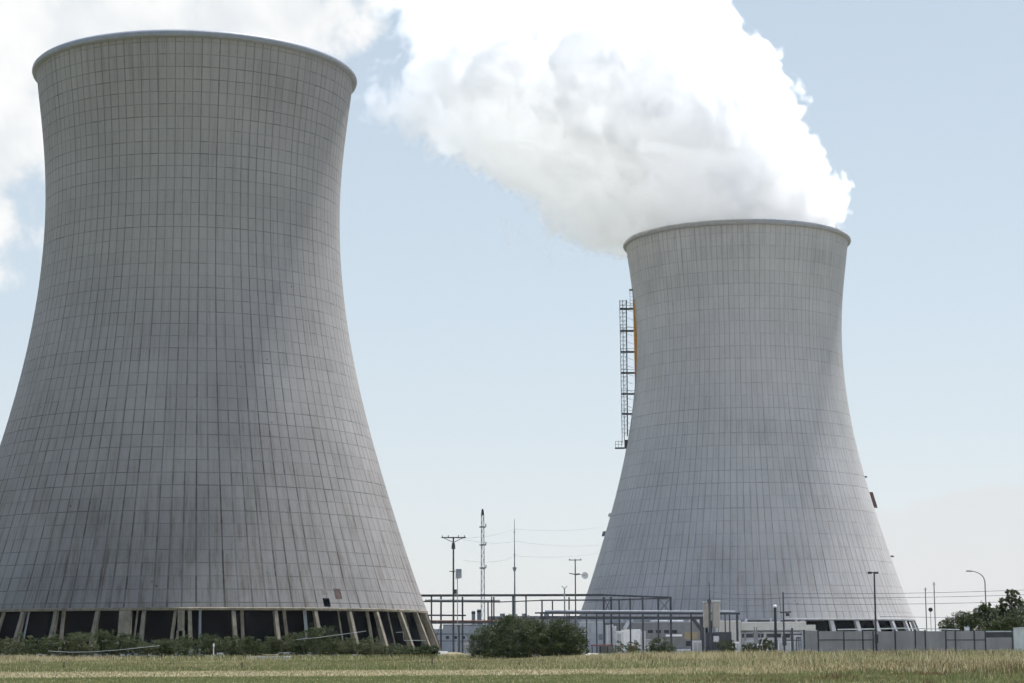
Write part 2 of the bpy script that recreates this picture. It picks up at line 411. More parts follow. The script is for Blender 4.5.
# stair cage and orange mast on the left flank of the far tower
YS = T2Y - 1
def L(px, py, y=0.): q = at(px, py, YS); return Vector((q.x - T2X, q.y + y - T2Y, q.z))
cage = MB()
for (xa, xb) in ((619.6, 622.2), (622.6, 624.6)):
    for yy in (-1.0, 1.0): cage.beam(L(xa, 300, yy), L(xb, 443, yy), .13)
for k in range(34):
    y_ = 301 + k * 4.; f_ = (y_ - 300) / 136
    x0, x1 = 619.6 + 2.6 * f_, 626.2 + 1.2 * f_
    cage.beam(L(x0, y_, -1), L(x1, y_, -1), .09); cage.beam(L(x0, y_, 1), L(x1, y_, 1), .09); cage.beam(L(x0, y_, -1), L(x0, y_, 1), .09)
for k in range(17):
    y_ = 302 + k * 8.; f_ = (y_ - 300) / 136
    cage.beam(L(619.6 + 2.6*f_, y_, -1), L(626.2 + 1.2*f_, y_ + 8, -1), .08); cage.beam(L(626.2 + 1.2*f_, y_, 1), L(619.6 + 2.6*f_, y_ + 8, 1), .08)
    cage.beam(L(626.2 + 1.2*f_, y_, -.8), L(634 - 6*max(0, f_ - .5), y_ + 2, .5), .09)
cg = cage.build('stair_cage', M['grey_steel'], T2)
MB().beam(L(626.3, 300), L(627.6, 436), .38).build('cage_post', M['dark_steel'], cg)
for y_ in (309, 331, 352, 373, 394, 414):
    f_ = (y_ - 300) / 136
    b = MB(); p, q = L(619.5 + 2.6*f_, y_), L(636.5 - 5 * max(0, f_ - .45), y_)
    b.box(p.x, q.x, -2.2, .2, p.z - .22, p.z + .22)
    b.beam((p.x, -2.1, p.z), (p.x, -2.1, p.z + 2.3), .1); b.beam((p.x, -2.1, p.z + 1.1), (q.x, -2.1, p.z + 1.1), .1)
    b.build('platform', M['dark_steel'], cg)
om = MB()
for (xa, ya, xb, yb) in ((634.2, 300, 635.6, 352), (635.6, 352, 636.4, 393)):
    om.beam(L(xa, ya, -1.2), L(xb, yb, -1.2), 1.1, 1.1)
om.build('orange_mast', M['orange_paint'], cg)
tp = MB()
for xx in (629.6, 632.4):
    tp.beam(L(xx, 289, -1), L(xx + .6, 310, -1), .14)
for k in range(6): tp.beam(L(629.6, 290 + 3.6*k, -1), L(632.8, 290 + 3.6*k, -1), .1)
p = L(629.3, 290); tp.box(p.x, p.x + 1.3, -1.6, -.4, p.z - .3, p.z + .3)
tp.build('mast_head', M['grey_steel'], cg)
lp = MB(); p, q = L(615.2, 448), L(624.5, 448)
lp.box(p.x, q.x, -2, 1, p.z - .2, p.z + .15)
for xx in (615.3, 618.2, 621.5): 
    a = L(xx, 448); bq = L(xx, 441.5)
    lp.beam((a.x, -1.9, a.z), (bq.x, -1.9, bq.z), .14)
lp.beam(L(615.2, 441.5, -.9), L(623, 441.5, -.9), .14); lp.beam(L(615.2, 444.6, -.9), L(623, 444.6, -.9), .1)
lp.build('platform', M['dark_steel'], cg)
lb = MB(); p = L(624.6, 440)
lb.box(p.x, p.x + 1.6, -1.5, 1, p.z - 3.0, p.z); lb.build('winch_box', worn('brown_winch', (.10, .075, .06), .8, .2), cg)

# ------------------------------------------------------------------ steam
ZR = 149.
XL = [(-14,-44),(-4,-52),(0,-57),(5,-66),(13,-75),(24,-88),(35,-114),(46,-133),(57,-139),(68,-136),(80,-132),(95,-138),(110,-146)]
XR = [(-14,40),(-2,40.5),(2,38),(8,39),(21,39),(32,32),(46,26),(60,18),(75,13),(86,4),(100,-8),(110,-16)]
ZLO, ZHI = -14., 110.
DROOP_X = -44.
def interp(tb, z): return float(np.interp(z, [a for a, _ in tb], [b for _, b in tb]))
def zeta(x, z): return z + .42 * max(0., DROOP_X - x) * max(0., 1 - max(z, -12) / 28) 
def depth_of(a): return min(a * .95, 30 + .42 * a)
DEDGE, DCORE, GANI = .34, .066, .55
SEED = (53, 40, 29)
def steam():
    m_, t, out = new_mat('steam')
    p = t.n('ShaderNodeTexCoord').outputs['Object']
    # billow warp
    w1 = t.n('ShaderNodeTexNoise'); t.put(w1.inputs['Vector'], p); w1.inputs['Scale'].default_value = .035; w1.inputs['Detail'].default_value = 1
    wv = t.vmath('SUBTRACT', w1.outputs['Color'], (.5, .5, .5))
    sc_ = t.n('ShaderNodeVectorMath', operation='SCALE'); t.put(sc_.inputs[0], wv); sc_.inputs['Scale'].default_value = 22
    q = t.vmath('ADD', t.vmath('ADD', p, SEED), sc_.outputs[0])
    x, y, z = t.sep(p)[:3]
    dr = t.math('MULTIPLY', t.math('MAXIMUM', t.math('SUBTRACT', DROOP_X, x), 0.), t.math('MAXIMUM', t.math('SUBTRACT', 1., t.math('DIVIDE', t.math('MAXIMUM', z, -12.), 28.)), 0.))
    ze = t.math('ADD', z, t.math('MULTIPLY', dr, .42))
    zn = t.math('DIVIDE', t.math('SUBTRACT', ze, ZLO), ZHI - ZLO, clamp=True)
    def curve(tb):
        nd = t.n('ShaderNodeFloatCurve'); cu = nd.mapping.curves[0]
        pts = [((a - ZLO) / (ZHI - ZLO), (b + 210) / 270) for a, b in tb]
        while len(cu.points) < len(pts): cu.points.new(.5, .5)
        for pt, (a, b) in zip(cu.points, pts): pt.location = (a, b); pt.handle_type = 'VECTOR'
        nd.mapping.update(); nd.inputs['Factor'].default_value = 1
        t.put(nd.inputs['Value'], zn); return t.math('SUBTRACT', t.math('MULTIPLY', nd.outputs[0], 270.), 210.)
    xl, xr = curve(XL), curve(XR)
    ctr = t.math('MULTIPLY', t.math('ADD', xl, xr), .5); a = t.math('MULTIPLY', t.math('SUBTRACT', xr, xl), .5)
    dep = t.math('MINIMUM', t.math('MULTIPLY', a, .95), t.math('ADD', 30., t.math('MULTIPLY', a, .42)))
    ex = t.math('DIVIDE', t.math('SUBTRACT', x, ctr), a); ey = t.math('DIVIDE', y, dep)
    e = t.math('SQRT', t.math('ADD', t.math('MULTIPLY', ex, ex), t.math('MULTIPLY', ey, ey)))
    # signed depth below the envelope, in metres-ish
    s_ = t.math('MULTIPLY', t.math('SUBTRACT', 1.15, e), t.math('MINIMUM', a, 60.))
    w2 = t.n('ShaderNodeTexNoise'); t.put(w2.inputs['Vector'], p); w2.inputs['Scale'].default_value = .14; w2.inputs['Detail'].default_value = 1
    s2 = t.n('ShaderNodeVectorMath', operation='SCALE'); t.put(s2.inputs[0], t.vmath('SUBTRACT', w2.outputs['Color'], (.5, .5, .5))); s2.inputs['Scale'].default_value = 7
    q2 = t.vmath('ADD', q, s2.outputs[0])
    v1 = t.voro(q, .045)      # big puffs
    v2 = t.voro(q2, .115)
    v3 = t.voro(q2, .30)
    nf = t.noise(p, .35, 3, .65)
    v1, v2, v3 = (t.math('MULTIPLY', v, v) for v in (v1, v2, v3))
    bill = t.math('ADD', t.math('MULTIPLY', v1, 20.), t.math('ADD', t.math('MULTIPLY', v2, 15.), t.math('ADD', t.math('MULTIPLY', v3, 4.5), t.math('MULTIPLY', nf, 4.))))
    # ragged and thinner towards the left, lee side
    lee = t.step(ex, -.2, -1.)
    bill = t.math('MULTIPLY', bill, t.math('ADD', .85, t.math('MULTIPLY', lee, .1)))
    rag = t.math('MULTIPLY', t.math('MULTIPLY', t.math('SUBTRACT', t.noise(q, .055, 4, .68), .42), 54.), t.step(ex, .1, -.75))
    d = t.math('SUBTRACT', t.math('SUBTRACT', s_, bill), rag)
    dens = t.math('MULTIPLY', t.step(d, -1., t.math('ADD', 1.8, t.math('MULTIPLY', lee, 7.))), t.math('MULTIPLY', t.math('SUBTRACT', 1., t.math('MULTIPLY', lee, .72)), t.step(d, 2., 14., DEDGE, DCORE)))
    pv = t.n('ShaderNodeVolumePrincipled'); pv.inputs['Color'].default_value = (1, 1, 1, 1); pv.inputs['Anisotropy'].default_value = GANI
    t.put(pv.inputs['Density'], dens)
    t.nt.links.new(pv.outputs[0], out.inputs['Volume'])
    # hull following the envelope
    b = MB(); n = 48; zs = [-3, 0, 1.5] + list(np.linspace(4, 105, 38))
    for i, z in enumerate(zs):
        if i < 2: c_, aa, dd = 0, 39.2, 39.2
        else:
            xl_, xr_ = interp(XL, z), interp(XR, z); c_ = (xl_ + xr_) / 2; aa = (xr_ - xl_) / 2; dd = depth_of(aa) * 1.09; aa *= 1.09
        for k in range(n):
            an = 2 * math.pi * k / n
            xx, yy = c_ + aa * math.cos(an), dd * math.sin(an)
            zz = z
            if i >= 2 and xx < DROOP_X:
                f_ = .42 * (DROOP_X - xx)                 # invert zeta
                zz = (z - f_) / (1 - f_ / 28) if f_ < 26 and z < 28 else z
                zz = max(zz, -12 - 0)
            b.v.append((xx, yy, zz))
    N = len(zs)
    for i in range(N - 1):
        for k in range(n):
            k2 = (k + 1) % n; b.f.append((i*n+k, i*n+k2, (i+1)*n+k2, (i+1)*n+k))
    b.f.append(tuple(range(n))[::-1]); b.f.append(tuple((N-1)*n + k for k in range(n)))
    o = b.build('steam_plume', m_, None, False, (T2X, T2Y, ZR))
    tag(o, 'billowing white steam plume rising and drifting left from the far tower', 'steam')
    return o
steam()

# ------------------------------------------------------------------ vegetation
def leaf_mat(name, c0, c1, scale=.8):
    m_, t, out = new_mat(name)
    p = t.n('ShaderNodeNewGeometry').outputs['Position']
    f = t.math('ADD', t.math('MULTIPLY', t.noise(p, scale, 3), .6), t.math('MULTIPLY', t.noise(p, 9., 2), .4))
    c = t.mix(t.step(f, .35, .65), c0, c1)
    b = pbr(t, out, c, .6, 0, None, .25)
    tr = t.n('ShaderNodeBsdfTranslucent'); t.put(tr.inputs[0], c)
    mx = t.n('ShaderNodeMixShader'); mx.inputs[0].default_value = .3
    t.nt.links.new(b.outputs[0], mx.inputs[1]); t.nt.links.new(tr.outputs[0], mx.inputs[2]); t.nt.links.new(mx.outputs[0], out.inputs[0])
    return m_
M['leaf_dark'] = leaf_mat('leaf_dark', (.030, .046, .016), (.070, .090, .032))
M['leaf_mid'] = leaf_mat('leaf_mid', (.052, .068, .028), (.11, .12, .055))
M['leaf_light'] = leaf_mat('leaf_light', (.10, .12, .035), (.17, .18, .06))
M['bark'] = worn('bark', (.09, .07, .05), .95, .3, 3)

def np_mesh(name, V, n_per, mat, parent=None, loc=(0,0,0), col=None):
    """V: (k*n_per,3) polygons of n_per corners"""
    k = len(V) // n_per
    me = bpy.data.meshes.new(name)
    me.vertices.add(len(V)); me.vertices.foreach_set('co', V.astype(np.float32).ravel())
    me.loops.add(len(V)); me.loops.foreach_set('vertex_index', np.arange(len(V), dtype=np.int32))
    me.polygons.add(k); me.polygons.foreach_set('loop_start', np.arange(0, len(V), n_per, dtype=np.int32))
    if col is not None:
        at_ = me.color_attributes.new('tint', 'FLOAT_COLOR', 'POINT')
        c4 = np.ones((len(V), 4), np.float32); c4[:, :3] = col; at_.data.foreach_set('color', c4.ravel())
    me.update(calc_edges=True); me.validate()
    me.materials.append(mat)
    o = bpy.data.objects.new(name, me); COL.objects.link(o); o.location = loc
    if parent: o.parent = parent
    return o
def leaves(lobes, n, size, fill=.55):
    """quads scattered through ellipsoid lobes (cx,cy,cz,rx,ry,rz), denser near the skin in uneven sprays"""
    lob = np.array(lobes, float); vol = (lob[:, 3] * lob[:, 4] * lob[:, 5]) ** .75; idx = rng.choice(len(lob), n, p=vol / vol.sum())
    # sprays: cluster centres on each lobe
    out = np.empty((n, 3)); 
    for j in range(len(lob)):
        s = np.where(idx == j)[0]
        if not len(s): continue
        m_ = max(10, len(s) // 26)
        d = rng.normal(size=(m_, 3)); d /= np.linalg.norm(d, axis=1)[:, None]
        rr = 1 - fill * rng.random(m_) ** 1.6 + rng.normal(0, .07, m_)
        cc = d * rr[:, None]
        pick = rng.integers(0, m_, len(s))
        out[s] = lob[j, :3] + (cc[pick] + rng.normal(0, .11, (len(s), 3))) * lob[j, 3:6]
    out[:, 2] = np.abs(out[:, 2] - .05) + .05
    a = rng.normal(size=(n, 3)); a /= np.linalg.norm(a, axis=1)[:, None]
    b = np.cross(a, rng.normal(size=(n, 3))); b /= np.linalg.norm(b, axis=1)[:, None]
    s1 = size * rng.uniform(.6, 1.3, n)[:, None]
    V = np.stack([out - a*s1, out - b*s1*.5, out + a*s1, out + b*s1*.5], 1).reshape(-1, 3)
    return V
def plant(name, label, cat, x, y, w_, h, mat, group=None, n=2600, leaf=.16, dep=None, lobes=None, trunk=True, nl=8):
    T = thing(name, label, cat, (x, y, 0), group)
    dep = dep or w_ * .7
    if lobes is None:
        lobes = [(0, 0, h*.42, w_*.36, dep*.36, h*.42)]
        for i in range(nl):
            a = rng.uniform(0, 6.28); r_ = rng.uniform(.15, .34); s = rng.uniform(.13, .24)
            top = h * rng.uniform(.30, .84)
            lobes.append((w_*r_*1.2*math.cos(a), dep*r_*1.2*math.sin(a), min(top, h - s*h), w_*s, dep*s, h*s*1.15))
    crown = np_mesh('crown', leaves(lobes, n, leaf), 4, mat, T)
    if trunk:
        b = MB(); r_ = max(.05, h * .025)
        for i in range(3):
            L_ = lobes[min(i, len(lobes)-1)]
            b.tube([(0.12*i - .1, 0, -.1), (L_[0]*.4, L_[1]*.4, L_[2]*.5), (L_[0]*.9, L_[1]*.9, L_[2])], r_, 6, r_*.35)
        b.build('trunk', M['bark'], T)
    return T

# big dark bush left of the far tower
Yb = 262
def lobe(px, py, rx, rz, x0, dy=0, ry=None):
    k = Yb / F_PX
    return ((px - x0) * k, dy, az(py, Yb, px), rx * k, (ry or rx * .9) * k, rz * k)
lb_ = [lobe(513, 637, 32, 19, 510), lobe(490, 641, 20, 16, 510, -1), lobe(520, 629, 20, 13, 510, .5), lobe(507, 628, 14, 11, 510, -1), lobe(478, 645, 11, 11, 510), lobe(535, 633, 14, 14, 510, .6), lobe(500, 650, 28, 9, 510, -1.5), lobe(528, 648, 18, 11, 510, -1), lobe(540, 645, 13, 13, 510, -1), lobe(545, 640, 9, 13, 510, -.4)]
plant('bush', 'tallest dark green bush in front of the steel rack, left half of the big pair', 'bush', ax(510, Yb), Yb, 9, 5.4, M['leaf_dark'], 'dark bushes before the plant', 24000, .13, lobes=lb_)
lb_ = [lobe(560, 640, 24, 18, 562), lobe(572, 642, 15, 16, 562, -1), lobe(548, 634, 15, 13, 562, .4), lobe(562, 630, 12, 10, 562, -.6), lobe(581, 646, 8, 10, 562), lobe(560, 650, 24, 9, 562, -1.3)]
plant('bush', 'broad dark green bush touching the tallest bush on its right side', 'bush', ax(562, Yb), Yb + 1.5, 7, 4.8, M['leaf_dark'], 'dark bushes before the plant', 17000, .13, lobes=lb_)
Yb = 245
lb_ = [lobe(659, 646, 11, 9, 659), lobe(656, 641, 5, 6, 659), lobe(667, 649, 9, 6, 659), lobe(650, 650, 7, 6, 659), lobe(661, 651, 14, 5, 659, -.5)]
plant('bush', 'small round dark bush standing alone before the grey plant buildings', 'bush', ax(659, Yb), Yb, 3.6, 2.6, M['leaf_dark'], 'dark bushes before the plant', 2600, .10, lobes=lb_)
for (px, top, wpx, lab) in ((728, 648, 22, 'low green shrub below the dark box under the twin tanks'), (750, 650, 20, 'low green shrub before the beige building windows'), (769, 646, 20, 'low dark shrub at the foot of the white-capped post'), (625, 649, 40, 'long low green shrub in front of the white cabinets')):
    k = 255 / F_PX
    plant('shrub', lab, 'shrub', ax(px, 255), 255, wpx * k, az(top - 4, 255, px) * 1.25, M['leaf_mid'], 'low shrubs before the plant', 2200, .10, trunk=False)

# shrub row along the foot of the near tower
labs = []
row = [(8,640,44),(36,642,40),(62,637,40),(84,637,34),(107,640,34),(128,639,38),(152,643,40),(176,641,34),(196,642,36),(220,641,38),(243,641,32),(262,642,34),(284,640,36),(304,640,32),(319,634,26),(334,640,32),(352,644,32),(372,644,30),(392,648,34),(414,649,30),(428,648,20)]
for i, (px, top, wpx) in enumerate(row):
    Y = 292 + rng.uniform(-5, 5); k = Y / F_PX
    tall = i == 14; pale = i in (16, 17)
    lab = 'tallest pointed shrub of the hedge row under the near tower' if tall else 'dark green shrub in the hedge row along the foot of the near tower'
    if pale: lab = 'paler yellow-green shrub in the hedge row under the near tower'
    plant('hedge_shrub', lab, 'shrub', ax(px, Y), Y, wpx * k * rng.uniform(1.05, 1.5), az(top, Y, px) * rng.uniform(1.15, 1.55), M['leaf_mid'] if (pale or i % 3 == 0) else M['leaf_dark'],
          'pale hedge shrubs' if pale else ('tall hedge shrub' if tall else 'hedge shrubs along the near tower'), 4600, .13, dep=5, nl=13, trunk=False)

# trees behind the wall on the right
Yb = 330
def tree(label, px, top, wpx, lobes, n):
    global Yb
    plant('tree', label, 'tree', ax(px, Yb), Yb, wpx * Yb / F_PX, az(top, Yb, px), M['leaf_dark'], None, int(n*1.8), .135, lobes=[lobe(*l[:4], px, *(l[4:])) for l in lobes])
tree('low dark tree behind the wall, leftmost of the trees on the right', 958, 611, 44, [(958,626,15,10),(948,626,8,7),(966,620,11,9),(972,616,7,6),(975,628,12,11)], 5200)
Yb = 336
tree('dark tree behind the wall beneath the curved street lamp', 990, 603, 40, [(990,622,14,14),(983,612,8,8),(996,616,9,10),(988,607,5,5),(976,620,8,7)], 5200)
Yb = 326
tree('tallest dark tree behind the wall, with an open spiky crown', 1012, 590, 40, [(1012,621,12,13),(1006,603,6,6),(1014,597,6,7),(1020,606,8,9),(1003,610,5,5),(1018,593,4,4),(1010,592,3,3)], 5200)
Yb = 315
tree('round low tree close behind the wall at the right edge', 1009, 618, 40, [(1006,626,14,9),(1022,622,13,12),(1000,629,9,7),(1034,620,12,16)], 5200)

# ------------------------------------------------------------------ grass
def grass_mat():
    m_, t, out = new_mat('grass_blades')
    a = t.n('ShaderNodeAttribute', attribute_name='tint').outputs['Color']
    b = pbr(t, out, a, .7, 0, None, .2)
    tr = t.n('ShaderNodeBsdfTranslucent'); t.put(tr.inputs[0], a)
    mx = t.n('ShaderNodeMixShader'); mx.inputs[0].default_value = .35
    t.nt.links.new(b.outputs[0], mx.inputs[1]); t.nt.links.new(tr.outputs[0], mx.inputs[2]); t.nt.links.new(mx.outputs[0], out.inputs[0])
    return m_
GM = grass_mat()
def vnoise(x, y, s, seed):
    g_ = np.random.default_rng(seed).random((256, 256)); x = x * s + 500; y = y * s + 500
    xi, yi = np.floor(x).astype(int), np.floor(y).astype(int); fx, fy = x - xi, y - yi
    fx = fx*fx*(3-2*fx); fy = fy*fy*(3-2*fy)
    f = lambda i, j: g_[i % 256, j % 256]
    return (f(xi,yi)*(1-fx)+f(xi+1,yi)*fx)*(1-fy)+(f(xi,yi+1)*(1-fx)+f(xi+1,yi+1)*fx)*fy
def blades(name, n, y0, y1, hfun, cfun, wid, keep=None):
    Y = np.sqrt(rng.uniform(y0**2, y1**2, n)); X = rng.uniform(-1, 1, n) * (Y * .30 + 4)
    if keep is not None:
        k = keep(X, Y); X, Y = X[k], Y[k]; n = len(X)
    h = hfun(X, Y); c = cfun(X, Y)
    an = rng.uniform(0, 6.28, n); wv = wid * rng.uniform(.6, 1.5, n)
    dx_, dy_ = np.cos(an) * wv, np.sin(an) * wv
    la = rng.uniform(0, 6.28, n); ln = h * rng.uniform(.05, .5, n)
    z0 = np.zeros(n)
    V = np.stack([np.stack([X - dx_, Y - dy_, z0], 1), np.stack([X + dx_, Y + dy_, z0], 1),
                  np.stack([X + np.cos(la)*ln + dx_*.25, Y + np.sin(la)*ln + dy_*.25, h], 1), np.stack([X + np.cos(la)*ln - dx_*.25, Y + np.sin(la)*ln - dy_*.25, h*.97], 1)], 1)
    c = np.repeat(c, 4, axis=0)
    o = np_mesh(name, V.reshape(-1, 3), 4, GM, None, (0,0,0), c)
    return o
GREEN = np.array([[.13,.155,.060],[.17,.185,.08],[.20,.20,.095]]); DRY = np.array([[.38,.33,.20],[.46,.40,.255],[.30,.26,.15]]); BROWN = np.array([[.13,.09,.05],[.18,.13,.07],[.10,.08,.04]])
def mixc(dry, brown=None):
    n = len(dry); c = GREEN[rng.integers(0, 3, n)]
    s = rng.random(n) < dry; c[s] = DRY[rng.integers(0, 3, s.sum())]
    if brown is not None: s = rng.random(n) < brown; c[s] = BROWN[rng.integers(0, 3, s.sum())]
    return c * rng.uniform(.8, 1.45, (n, 1))
# near mown green
def near_c(X, Y):
    p = vnoise(X, Y, .25, 3); r_ = np.clip((X - 4) / 14, 0, 1)
    return mixc(np.clip(.02 + .35 * (p - .4), 0, 1), np.clip(r_ * (vnoise(X, Y, .35, 9) - .38) * 2.8, 0, .9))
def near_h(X, Y):
    tuft = np.clip((vnoise(X, Y, .5, 21) - .66) * 3, 0, 1) * np.clip(.25 + (X / 18), .1, 1.6)
    return rng.uniform(.03, .09, len(X)) + tuft * rng.uniform(.1, .4, len(X))
o = blades('green_grass', 110000, 66, 110, near_h, near_c, .022); tag(o, kind='stuff')
# middle band beyond the track
def mid_c(X, Y):
    p = vnoise(X, Y, .12, 5); r_ = np.clip((X + 10) / 30, 0, 1)
    return mixc(np.clip(.14 + .7 * (p - .45) + .38 * r_, 0, .9), np.clip((vnoise(X, Y, .3, 11) - .7) * 2, 0, .5))
def mid_h(X, Y):
    r_ = np.clip((X - 2) / 20, 0, 1)
    return rng.uniform(.08, .30, len(X)) * (1 + r_) + np.clip((vnoise(X, Y, .3, 22) - .68) * 3, 0, 1) * .8 * rng.random(len(X)) * (.5 + r_)
o = blades('mixed_grass', 110000, 141, 196, mid_h, mid_c, .03); tag(o, kind='stuff')
# sparse dry stubble on the track, thicker to the right
o = blades('track_grass', 60000, 108, 142, lambda X, Y: rng.uniform(.03, .11, len(X)) + np.clip((X-6)/20, 0, 1) * rng.uniform(0, .5, len(X)), lambda X, Y: mixc(np.full(len(X), .72), np.clip((X-10)/40, 0, .4)), .025,
           keep=lambda X, Y: rng.random(len(X)) < np.clip(.7 + (X - 4) / 14, .65, 1)); tag(o, kind='stuff')
# tall dry grass at the back
def far_c(X, Y):
    p = vnoise(X, Y, .1, 6); left = np.clip((-X - 2) / 10, 0, 1)
    return mixc(np.clip(.56 + 1.2 * (p - .5) - .3 * left + 1.2 * np.clip((-49 - X) / 5, 0, 1), .1, 1), np.clip((vnoise(X, Y, .16, 12) - .62) * 2.5, 0, .6))
def far_h(X, Y):
    r_ = np.clip((X - 0) / 14, 0, 1); l_ = np.clip((-48 - X) / 6, 0, 1)
    return (.25 + .55 * r_ + .5 * l_) * rng.uniform(.5, 1.3, len(X)) * (.7 + .6 * vnoise(X, Y, .35, 23))
o = blades('tall_dry_grass', 90000, 196, 258, far_h, far_c, .04); tag(o, kind='stuff')
o = blades('hedge_foot_grass', 26000, 258, 300, lambda X, Y: rng.uniform(.2, .9, len(X)), far_c, .05, keep=lambda X, Y: (X < 8)); tag(o, kind='stuff')

# ------------------------------------------------------------------ steel racks
def rack(label, Y, posts, beams, yback, group=None):
    x0 = ax(posts[0][0], Y)
    T = thing('pipe_rack', label, 'pipe rack', (x0, Y, 0), group)
    off = Vector((x0, Y, 0))
    for px, py, d, wd in posts:
        yy = Y + d; p = at(px, py, yy)
        MB().beam(Vector((p.x, yy, -.1)) - off, p - off, wd).build('post', M['dark_steel'], T)
    for (xa, ya, da, xb, yb, db, h) in beams:
        p, q = at(xa, ya, Y + da), at(xb, yb, Y + db)
        MB().beam(p - off, q - off, h * .8, h).build('beam', M['dark_steel'], T)
    return T
Yr = 600
rack('long tall open frame of dark steel between the two cooling towers', Yr,
     [(431.5,596,0,.45),(441,596,14,.5),(462.5,597,0,.5),(488,602,14,.4),(491.7,597,0,.4),(493.8,597,3,.4),(513,596,0,.55),(526,596,14,.45),(542,601,14,.45),(552.4,601,20,.4),(569,597,0,.4),(603.7,597,0,.5),(611,597,14,.55),(619,600,18,.4),(630,598,4,.45),(642.5,597,0,.55),(658,599,10,.45),(670.5,597,14,.6)],
     [(414,595.6,0,603,595,0,.65),(603,595,0,671,597.6,14,.5),(414,601.5,14,500,602,14,.35),(500,602,14,540,600.5,14,.3),(540,600.3,14,606,600,14,.4),(606,600,14,668,598.2,14,.35),(414,615.2,0,466,615.4,0,.45),(420,622.6,0,504,622.6,0,.7),(535,613,14,603,612,0,.4),(420,634,14,470,634,14,.25),(420,641,14,470,641,14,.2)], 20)
rack('lower dark steel pipe bridge ending beside the twin tanks', 588,
     [(567,612,0,.35),(586.5,613,6,.35),(596.5,613,6,.35),(702,618,0,1.2),(737,614,0,.6),(729.5,614,3,.35),(725,614,3,.35),(691,614,3,.4)],
     [(540,613,0,740,613.6,0,.55),(541,617.8,0,703,618,0,.8),(693,619,0,701,630,0,.9),(541,613,0,541,618,0,.4)], 10)
for i in range(1): pass

# ------------------------------------------------------------------ buildings
def block(T, name, mat, Y, d, xa, xb, ya, yb=None, y_off=0., bevel=.05):
    """box part: pixel extents at distance Y, d metres deep"""
    yy = Y + y_off; p = at(xa, ya, yy); q = at(xb, ya, yy)
    z0 = -.1 if yb is None else at(xa, yb, yy).z
    o = T.location
    return MB().box(p.x - o.x, q.x - o.x, y_off, y_off + d, z0, (p.z + q.z) / 2).build(name, mat, T, bevel=bevel)
def bld(name, label, cat, px, Y, group=None): return thing(name, label, cat, (ax(px, Y), Y, 0), group)
Y0 = 655
b = bld('warehouse', 'long pale blue-grey shed behind the left end of the tall steel frame', 'building', 433, Y0)
block(b, 'wall', M['pale_cladding'], Y0, 22, 443, 492, 625.5); block(b, 'lower_wing', M['pale_cladding'], Y0, 18, 432, 442.9, 629)
block(b, 'roof', M['roofing'], Y0, 22.6, 442.6, 492, 624.3, 625.5, -.3)
for k in range(5): block(b, 'window', M['window_glass'], Y0, .3, 446 + k*8, 449 + k*8, 636, 639, -.12, 0)
block(b, 'door', M['grey_cladding'], Y0, .3, 434.5, 438.5, 641, None, -.12, 0)
b = bld('plant_hall', 'grey hall with a darker roof edge behind the big bushes', 'building', 488, 650)
block(b, 'wall', M['grey_cladding'], 650, 22, 488, 582, 619.5); block(b, 'roof', M['dark_cladding'], 650, 22.8, 487.6, 582.4, 616, 619.5, -.4)
for k in range(3): block(b, 'roof_vent', M['grey_steel'], 650, 3, 500 + k*22, 505 + k*22, 613.5, 616, 4)
for px, wpx, top in ((473.5, 3.6, 611), (479.3, 4.2, 609.5)):
    Y = 690; s = bld('exhaust_stack', ('shorter' if px < 475 else 'thicker and taller') + ' of two grey stacks behind the pale shed', 'chimney', px, Y, 'twin stacks')
    rr = wpx * Y / F_PX / 2; zt = az(top, Y, px)
    MB().lathe([(rr*1.05, -.1), (rr, 1), (rr, zt), (rr*.8, zt), (rr*.8, zt - 1.5)], 20).build('pipe', M['grey_steel'], s, True)
    MB().lathe([(rr*1.12, zt - .9), (rr*1.12, zt - .4), (rr*1.01, zt - .4), (rr*1.01, zt - .9)], 20, True).build('band', M['dark_steel'], s)
b = bld('white_building', 'white windowless block right of the big bushes', 'building', 580, 640)
block(b, 'wall', M['pale_cladding'], 640, 12, 579, 604, 622.6); block(b, 'roof', M['white_paint'], 640, 12.5, 578.6, 604.4, 621.6, 622.6, -.2)
block(b, 'door', M['grey_steel'], 640, .2, 598.5, 602.5, 634, 640, -.1, 0); block(b, 'seam', M['grey_steel'], 640, .1, 589.6, 590, 623, 653, -.05, 0)
b = bld('silver_vessel', 'pale upright vessel with pipes beside the white windowless block', 'tank', 610, 634)
p0 = 634; 
for xx, tp_, rr in ((607.5, 625, .55), (611.3, 624.5, .8), (615, 626, .55)):
    zt = az(tp_, p0, xx); X_ = ax(xx, p0) - b.location.x
    MB().tube([(X_, 0, -.1), (X_, 0, zt - .5), (X_, 0, zt)], rr, 14, rr * .8).build('pipe', M['pale_steel'], b, True)
block(b, 'duct', M['pale_steel'], 634, 1, 606.5, 616, 628, 630, -.6)
for xa, xb, tp_, Y, lab, mt in ((617, 623.6, 632, 560, 'narrow pale grey cabinet with a darker side standing before the white shed', 'pale_steel'),):
    b = bld('cabinet', lab, 'cabinet', xa, Y); block(b, 'body', M[mt], Y, 3, xa, xb, tp_); block(b, 'lid', M['white_paint'], Y, 3.3, xa - .3, xb + .3, tp_ - .8, tp_, -.15)
    block(b, 'door', M['grey_cladding'], Y, .15, xa + .4, xb - 2.6, tp_ + 2, 652, -.08, 0)
b = bld('white_shed', 'small bright white shed with a leaning duct left of the dark grey hall', 'building', 623.5, 632)
block(b, 'wall', M['white_paint'], 632, 6, 622, 640.5, 629.5); block(b, 'annex', M['pale_steel'], 632, 4, 641, 645.5, 631)
pa, pb = at(624.5, 629, 631), at(629, 621, 631)
MB().tube([pa - b.location, pb - b.location], .55, 10).build('duct', M['pale_steel'], b)
block(b, 'door', M['grey_steel'], 632, .2, 634, 637, 640, None, -.1, 0)
